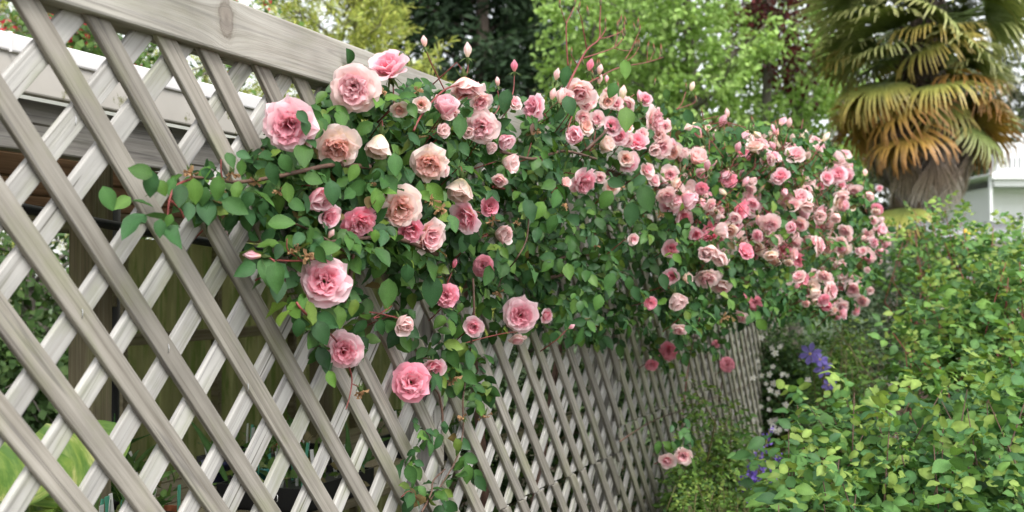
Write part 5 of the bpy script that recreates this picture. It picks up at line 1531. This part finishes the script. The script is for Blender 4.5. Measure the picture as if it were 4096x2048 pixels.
tree('golden_conifer', 'golden green conifer at the picture edge above the white gutter', foot(100, 15), 6.4, 2.0, 1.8, 42, 22, 40, 0.09, GOLD, 106, QNEED, 'needle', leafdir='needle', twig_len=0.5, tuft=0.04, droop=0.12, twig_up=0.4, shape=0, tr=0.07)
tree('golden_conifer', 'paler golden conifer seen between the lattice and the red blossom', foot(520, 14), 5.0, 1.7, 1.6, 32, 18, 34, 0.085, GOLD, 107, QNEED, 'needle', leafdir='needle', twig_len=0.5, tuft=0.04, droop=0.1, twig_up=0.5, shape=0, tr=0.07)
tree('dark_conifer', 'tall dense dark conifer behind the golden foliage', foot(1150, 21), 11.0, 2.3, 1.5, 64, 26, 22, 0.20, PINE, 108, QSPRAY, 'needle', bark='dark_bark', leafdir='needle', twig_len=0.9, tuft=0.10, droop=0.22, shape=0, tr=0.22)
tree('dark_conifer', 'open dark conifer with bare trunk and bright sky gaps', foot(1345, 23), 12.0, 2.6, 2.0, 44, 18, 20, 0.20, PINE, 109, QSPRAY, 'needle', bark='dark_bark', leafdir='needle', twig_len=0.9, tuft=0.10, droop=0.18, shape=0, tr=0.24)
tree('dark_conifer', 'dark conifer deep behind the slender lime green tree', foot(1560, 27), 9.5, 2.6, 2.0, 40, 18, 20, 0.22, PINE, 110, QSPRAY, 'needle', bark='dark_bark', leafdir='needle', twig_len=1.0, tuft=0.12, droop=0.2, shape=0, tr=0.22)
tree('red_blossom_tree', 'small tree with red blossom above the white gutter', foot(300, 8.0), 3.6, 0.95, 2.0, 22, 20, 26, 0.055, [(0.09, 0.17, 0.04), (0.12, 0.21, 0.05), (0.07, 0.13, 0.04)], 111, QLEAF, twig_len=0.35, tuft=0.08, tr=0.05, flower=(260, (0.72, 0.06, 0.10), 0.04))
OLIVE = [(0.07, 0.085, 0.045), (0.055, 0.07, 0.035), (0.09, 0.10, 0.06)]
tree('olive_tree', 'dull olive tree beyond the white house railing', foot(2600, 34), 9.0, 3.6, 2.0, 34, 20, 26, 0.16, OLIVE, 112, QLEAF, twig_len=1.0, tuft=0.2)
tree('olive_tree', 'dull olive tree filling the gap behind the palm', foot(2280, 30), 8.5, 3.4, 1.2, 34, 20, 26, 0.16, OLIVE + [(0.10, 0.14, 0.05)], 113, QLEAF, twig_len=1.0, tuft=0.2)
tree('garden_tree', 'leafy green tree seen through the shelter opening', foot(90, 6.8), 2.6, 1.3, 0.5, 26, 20, 26, 0.065, [(0.05, 0.10, 0.03), (0.07, 0.13, 0.04), (0.10, 0.17, 0.05)], 114, QLEAF, twig_len=0.4, tuft=0.1, tr=0.05, flower=(14, (0.18, 0.12, 0.42), 0.05))

# ------------------------------------------------------------------ fan palm with a skirt of dead leaves
palm_d = 13.5
pf = foot(2322, palm_d)
palm = thing('fan_palm', pf, 'shaggy fan palm with yellowing fronds and a grey skirt of dead leaves', 'palm')
def zv(y, d=palm_d): return 1.55 + (700 - y) / 3041.7 * d
q = MB()
tz = zv(-120)
q.tube([Vector(pf) + Vector((0.02 * math.sin(t * 9), 0, t * tz)) for t in np.linspace(-0.02, 1, 14)], [0.17 + 0.03 * math.sin(i * 2.1) for i in range(14)], 12)
o = link('trunk', q.mesh('trunk', M['dark_bark'])); adopt(o, palm)
# fibrous leaf bases on the trunk
gr = np.random.default_rng(55)
n = 900
a = gr.uniform(0, 6.28, n); zz = gr.uniform(0.3, tz, n)
P = np.stack([pf[0] + np.cos(a) * 0.17, pf[1] + np.sin(a) * 0.17, zz], 1)
D = np.stack([np.cos(a) * 0.5, np.sin(a) * 0.5, np.where(gr.random(n) < 0.5, -1.0, 0.8)], 1) + gr.normal(0, 0.25, (n, 3))
me = scatter('trunk_fibre', QNEED, np.zeros(n, int), rots(D, gr.normal(0, 1, (n, 3))), P, gr.uniform(0.12, 0.28, n), np.array([(0.07, 0.05, 0.035)]) * gr.uniform(0.5, 1.6, (n, 1)), M['frond'])
o = link('trunk_fibre', me); adopt(o, palm); tag(o, kind='stuff')

def frond_geo(kind, seed):
    """fan leaf: stalk along +X then ~34 folded strips fanning out, tips bending down"""
    r = np.random.default_rng(seed)
    P, F, C, b = [], [], [], 0
    nseg = 34
    stalk = {'green': 0.55, 'yellow': 0.5, 'orange': 0.42, 'dead': 0.46}[kind]
    spread = math.radians(158 if kind != 'dead' else 84)
    wmax_k = 0.010 if kind == 'dead' else 0.019
    cols = {'green': ((0.13, 0.19, 0.055), (0.23, 0.29, 0.085), (0.48, 0.47, 0.20)), 'yellow': ((0.14, 0.19, 0.055), (0.28, 0.30, 0.07), (0.54, 0.38, 0.10)),
            'orange': ((0.15, 0.15, 0.04), (0.36, 0.23, 0.05), (0.48, 0.22, 0.07)), 'dead': ((0.085, 0.055, 0.035), (0.22, 0.165, 0.125), (0.62, 0.56, 0.52))}[kind]
    for k in range(nseg):
        t = (k + 0.5) / nseg
        a = (t - 0.5) * spread + r.normal(0, 0.02)
        L = (0.62 + 0.10 * math.cos(a)) * r.uniform(0.9, 1.06)
        droopk = {'green': 0.45, 'yellow': 0.6, 'orange': 0.7, 'dead': 0.75}[kind] * r.uniform(0.6, 1.4)
        st = 6
        wmax = wmax_k
        nrm = np.array([0, 0, 1.0])
        for j in range(st):
            v = j / (st - 1)
            rr = L * v
            bend = max(0.0, v - 0.45) / 0.55
            drop = -droopk * 0.34 * bend ** 1.6 - 0.05 * v * v
            shr = 1 - 0.25 * droopk * bend ** 2
            x = stalk + rr * math.cos(a) * shr
            y = rr * math.sin(a) * shr + (r.normal(0, 0.012) if bend > 0 and kind in ('dead', 'orange') else 0)
            lat = np.array([-math.sin(a), math.cos(a), 0])
            w = wmax * (0.35 + 0.65 * min(1, v * 2.2)) * (1 - 0.85 * max(0, v - 0.55) / 0.45)
            z = drop + 0.10 * math.cos(a) * v
            if kind == 'dead':
                x = stalk + 0.10 * math.sin(min(1.0, v * 2) * math.pi / 2) + r.normal(0, 0.006) - 0.06 * v
                y = rr * math.sin(a) * (1 - 0.35 * v) + r.normal(0, 0.010) * v
                z = -rr * math.cos(a) * 1.05
                lat = np.array([0.25, 0.95, 0]) * np.array([math.sin(k * 1.7), 1, 1])
            for sx in (-1, 0, 1):
                pt = np.array([x, y, z]) + lat * w * sx + nrm * (0.010 * (sx == 0)) * (1 - v)
                P.append(pt)
                c0, c1, c2 = [np.array(c) for c in cols]
                c = c0 + (c1 - c0) * min(1, v / 0.55) if v < 0.55 else c1 + (c2 - c1) * (v - 0.55) / 0.45
                C.append(c * (0.85 + 0.3 * r.random()) * (0.9 if sx == 0 else 1.0))
        for j in range(st - 1):
            for i in range(2):
                q0 = b + j * 3 + i
                F.append((q0, q0 + 1, q0 + 4, q0 + 3))
        b += st * 3
    # stalk
    for j in range(4):
        v = j / 3
        for s_, zz_ in ((-1, 0), (0, 0.012), (1, 0), (0, -0.008)):
            P.append(np.array([v * (stalk + 0.02), s_ * 0.014, zz_])); C.append(np.array(cols[0]) * 1.1)
    for j in range(3):
        for i in range(4):
            q0 = b + j * 4 + i; q1 = b + j * 4 + (i + 1) % 4
            F.append((q0, q1, q1 + 4, q0 + 4))
    return np.array(P), np.array(F), np.clip(np.array(C), 0, 1)
FM = {}
for kind in ('green', 'yellow', 'orange', 'dead'):
    for v_ in range(3):
        p_, f_, c_ = frond_geo(kind, 70 + v_)
        FM[kind, v_] = mesh_np('frond', p_, f_, M['frond'], c_)
gr = np.random.default_rng(56)
for k in range(138):
    f = k / 137.0                                  # 0 = top of the crown, 1 = lowest dead leaf
    yv = -95 + 470 * f + gr.normal(0, 26)
    a = k * 2.399 + gr.normal(0, 0.35)
    c = f + gr.normal(0, 0.09)
    kd = 'green' if c < 0.47 else 'yellow' if c < 0.61 else 'orange' if c < 0.76 else 'dead'
    if f > 0.82: kd = 'dead'
    lift = float(np.interp(f, [0, 0.25, 0.5, 0.7, 0.85, 1.0], [42, 8, -12, -26, -34, -40])) + gr.normal(0, 15)
    if kd == 'dead': lift = -32 + gr.normal(0, 9)
    s = float(np.interp(f, [0, 0.6, 0.75, 1.0], [1.06, 1.04, 0.95, 0.80])) * gr.uniform(0.78, 1.12)
    loc = Vector((pf[0] + math.cos(a) * 0.12, pf[1] + math.sin(a) * 0.12, zv(yv)))
    m4 = Matrix.Translation(loc) @ Matrix.Rotation(a, 4, 'Z') @ Matrix.Rotation(-math.radians(lift), 4, 'Y') @ Matrix.Rotation(gr.normal(0, 0.12 if kd == 'dead' else 0.4), 4, 'X') @ Matrix.Scale(s, 4)
    put('frond', FM[kd, int(gr.integers(3))], palm, m4)
for k in range(30):
    a = 2 * math.pi * k / 30 * 2 + gr.normal(0, 0.15)
    yv = 235 + 120 * (k / 29.0) + gr.normal(0, 16)
    m4 = Matrix.Translation((pf[0] + math.cos(a) * 0.14, pf[1] + math.sin(a) * 0.14, zv(yv))) @ Matrix.Rotation(a, 4, 'Z') @ Matrix.Rotation(math.radians(22 + gr.normal(0, 8)), 4, 'Y') @ Matrix.Rotation(gr.normal(0, 0.12), 4, 'X') @ Matrix.Scale(gr.uniform(0.8, 1.02), 4)
    put('frond', FM['dead', int(gr.integers(3))], palm, m4)
# one late green-gold frond low on the trunk
for a, yv, kd, lift in ((math.radians(250), 470, 'yellow', -35), (math.radians(275), 470, 'dead', -30), (math.radians(225), 440, 'dead', -30)):
    put('frond', FM[kd, 0], palm, Matrix.Translation((pf[0] - 0.05, pf[1] - 0.1, zv(yv))) @ Matrix.Rotation(a, 4, 'Z') @ Matrix.Rotation(-math.radians(lift), 4, 'Y') @ Matrix.Scale(0.85, 4))

# ------------------------------------------------------------------ white house with a balcony, far right
hd = 24.0
R3 = Vector((cT, sT, 0)); F3 = Vector((-sT, cT, 0))
def hp(px, py, dz=0.0): return at_d(px, py, hd + dz)
hroot = hp(4150, 1113)
house = thing('white_house', (hroot.x, hroot.y, 0), 'white weatherboard house with a railed balcony at the right edge', 'house')
rotH = Matrix((R3, F3, Vector((0, 0, 1)))).transposed().to_euler()
def hbox(name, px0, px1, py0, py1, d0, thick, mat, parent=house, bev=0.01):
    a, b_ = hp(px0, py1, d0), hp(px1, py0, d0)
    w = (b_ - a).dot(R3); h = b_.z - a.z
    c = (a + b_) / 2
    mb = MB(); mb.box((0, 0, 0), (w, thick, h))
    o = link(name, mb.mesh(name, M[mat])); o.location = c + F3 * (thick / 2); o.rotation_euler = rotH; adopt(o, parent)
    if bev: bevel(o, bev)
    return o
zb = hp(4000, 748).z
# weatherboards of the lower storey
for i, yy in enumerate(np.arange(752, 1180, 21)):
    hbox('weatherboard', 3958, 4420, yy, yy + 21.5, 0.6 + 0.012 * (i % 2), 0.03, 'white', bev=0.004)
hbox('wall', 3962, 4420, 748, 1330, 0.66, 3.0, 'white')
hbox('balcony_fascia', 3968, 4420, 690, 716, -0.32, 0.05, 'white')
hbox('balcony_beam', 3976, 4420, 718, 746, -0.2, 0.06, 'white')
hbox('balcony_floor', 3962, 4420, 692, 700, -0.25, 4.0, 'white')
hbox('hand_rail', 3985, 4420, 534, 547, -0.2, 0.07, 'white')
hbox('mid_rail', 3985, 4420, 571, 588, -0.19, 0.05, 'white')
hbox('bottom_rail', 3985, 4420, 674, 688, -0.19, 0.05, 'white')
for x_ in (3990, 4083, 4176, 4269):
    hbox('rail_post', x_, x_ + 13, 536, 692, -0.21, 0.08, 'white')
for x_ in np.arange(4008, 4300, 18.5):
    hbox('baluster', x_, x_ + 9.5, 588, 674, -0.185, 0.035, 'white', bev=0)
hbox('upper_wall', 4000, 4420, 585, 690, 2.6, 0.6, 'white')
w_ = hbox('window', 4010, 4300, 632, 684, 2.5, 0.06, 'glass', bev=0)
hbox('post', 3962, 3972, 690, 1330, -0.2, 0.09, 'white')
w_ = hbox('window', 4045, 4140, 866, 960, 0.55, 0.04, 'glass', bev=0)
for x_ in (4060, 4090):
    hbox('window_bar', x_, x_ + 12, 862, 962, 0.52, 0.03, 'white', bev=0)
hbox('window_sill', 4036, 4150, 958, 968, 0.45, 0.12, 'white')

# low corrugated roof with a pale fascia, in front of the house
ld = 10.5
lroot = at_d(3930, 1113, ld)
lean = thing('corrugated_shelter', (lroot.x, lroot.y, 0), 'low corrugated iron roof on a pale timber fascia below the palm', 'shelter')
def lp(px, py, dd=0.0): return at_d(px, py, ld + dd)
a, b_ = lp(3765, 995), lp(4180, 965)
mb = MB(); wL = (b_ - a).dot(R3); hL = b_.z - a.z
mb.box((0, 0, 0), (wL, 0.04, hL + 0.03))
o = link('fascia', mb.mesh('fascia', M['beam'])); o.location = (a + b_) / 2; o.rotation_euler = rotH; adopt(o, lean)
M['pale_wood'] = wood_mat('pale_wood', (0.36, 0.33, 0.27), (0.48, 0.45, 0.38), (0.56, 0.53, 0.46), algae=0.1)
o.data.materials[0] = M['pale_wood']
mb = MB(); nc = 90
za = lp(3765, 962).z; zb_ = lp(3765, 938).z
for i in range(nc):
    x0, x1 = wL * i / nc, wL * (i + 1) / nc
    w0, w1 = 0.016 * math.sin(i * 1.05), 0.016 * math.sin((i + 1) * 1.05)
    A = lp(3765, 995)
    def pt(x, d_, z): q_ = A + R3 * x + F3 * d_; return (q_.x, q_.y, z)
    mb.poly([pt(x0, -0.06, za + w0), pt(x1, -0.06, za + w1), pt(x1, 0.75, zb_ + 0.14 + w1), pt(x0, 0.75, zb_ + 0.14 + w0)], True)
o = link('roof', mb.mesh('roof', M['roof'])); adopt(o, lean)
sm = o.modifiers.new('thickness', 'SOLIDIFY'); sm.thickness = 0.004
for t in (0.04, 0.5, 0.96):
    A = lp(3765, 995) + R3 * (wL * t) + F3 * 0.1
    mb = MB(); mb.box((0, 0, 0), (0.08, 0.08, za - 0.02))
    o = link('post', mb.mesh('post', M['pale_wood'])); o.location = (A.x, A.y, (za - 0.02) / 2); o.rotation_euler = rotH; adopt(o, lean)
# yellow spirit-level-like bracket lying on that roof
c = lp(3878, 932, 0.12)
mb = MB()
mb.box((0, 0, 0), (0.10, 0.05, 0.018)); mb.box((-0.042, 0, 0.022), (0.017, 0.049, 0.025)); mb.box((0.042, 0, 0.022), (0.017, 0.049, 0.025)); mb.box((0, 0, 0.017), (0.02, 0.048, 0.015))
o = link('yellow_bracket', mb.mesh('yellow_bracket', M['yellow'])); o.location = c; o.rotation_euler = rotH; bevel(o, 0.003)
tag(o, 'small bright yellow plastic bracket lying on the corrugated roof', 'bracket')
p = at_d(3563, 1113, 10.0)
mb = MB(); mb.box((0, 0, 0.98), (0.07, 0.07, 1.96)); mb.box((0, 0, 1.975), (0.09, 0.09, 0.028))
o = link('grey_post', mb.mesh('grey_post', M['beam'])); o.location = (p.x, p.y, 0); bevel(o, 0.004)
tag(o, 'plain grey timber post behind the far end of the rose', 'post')
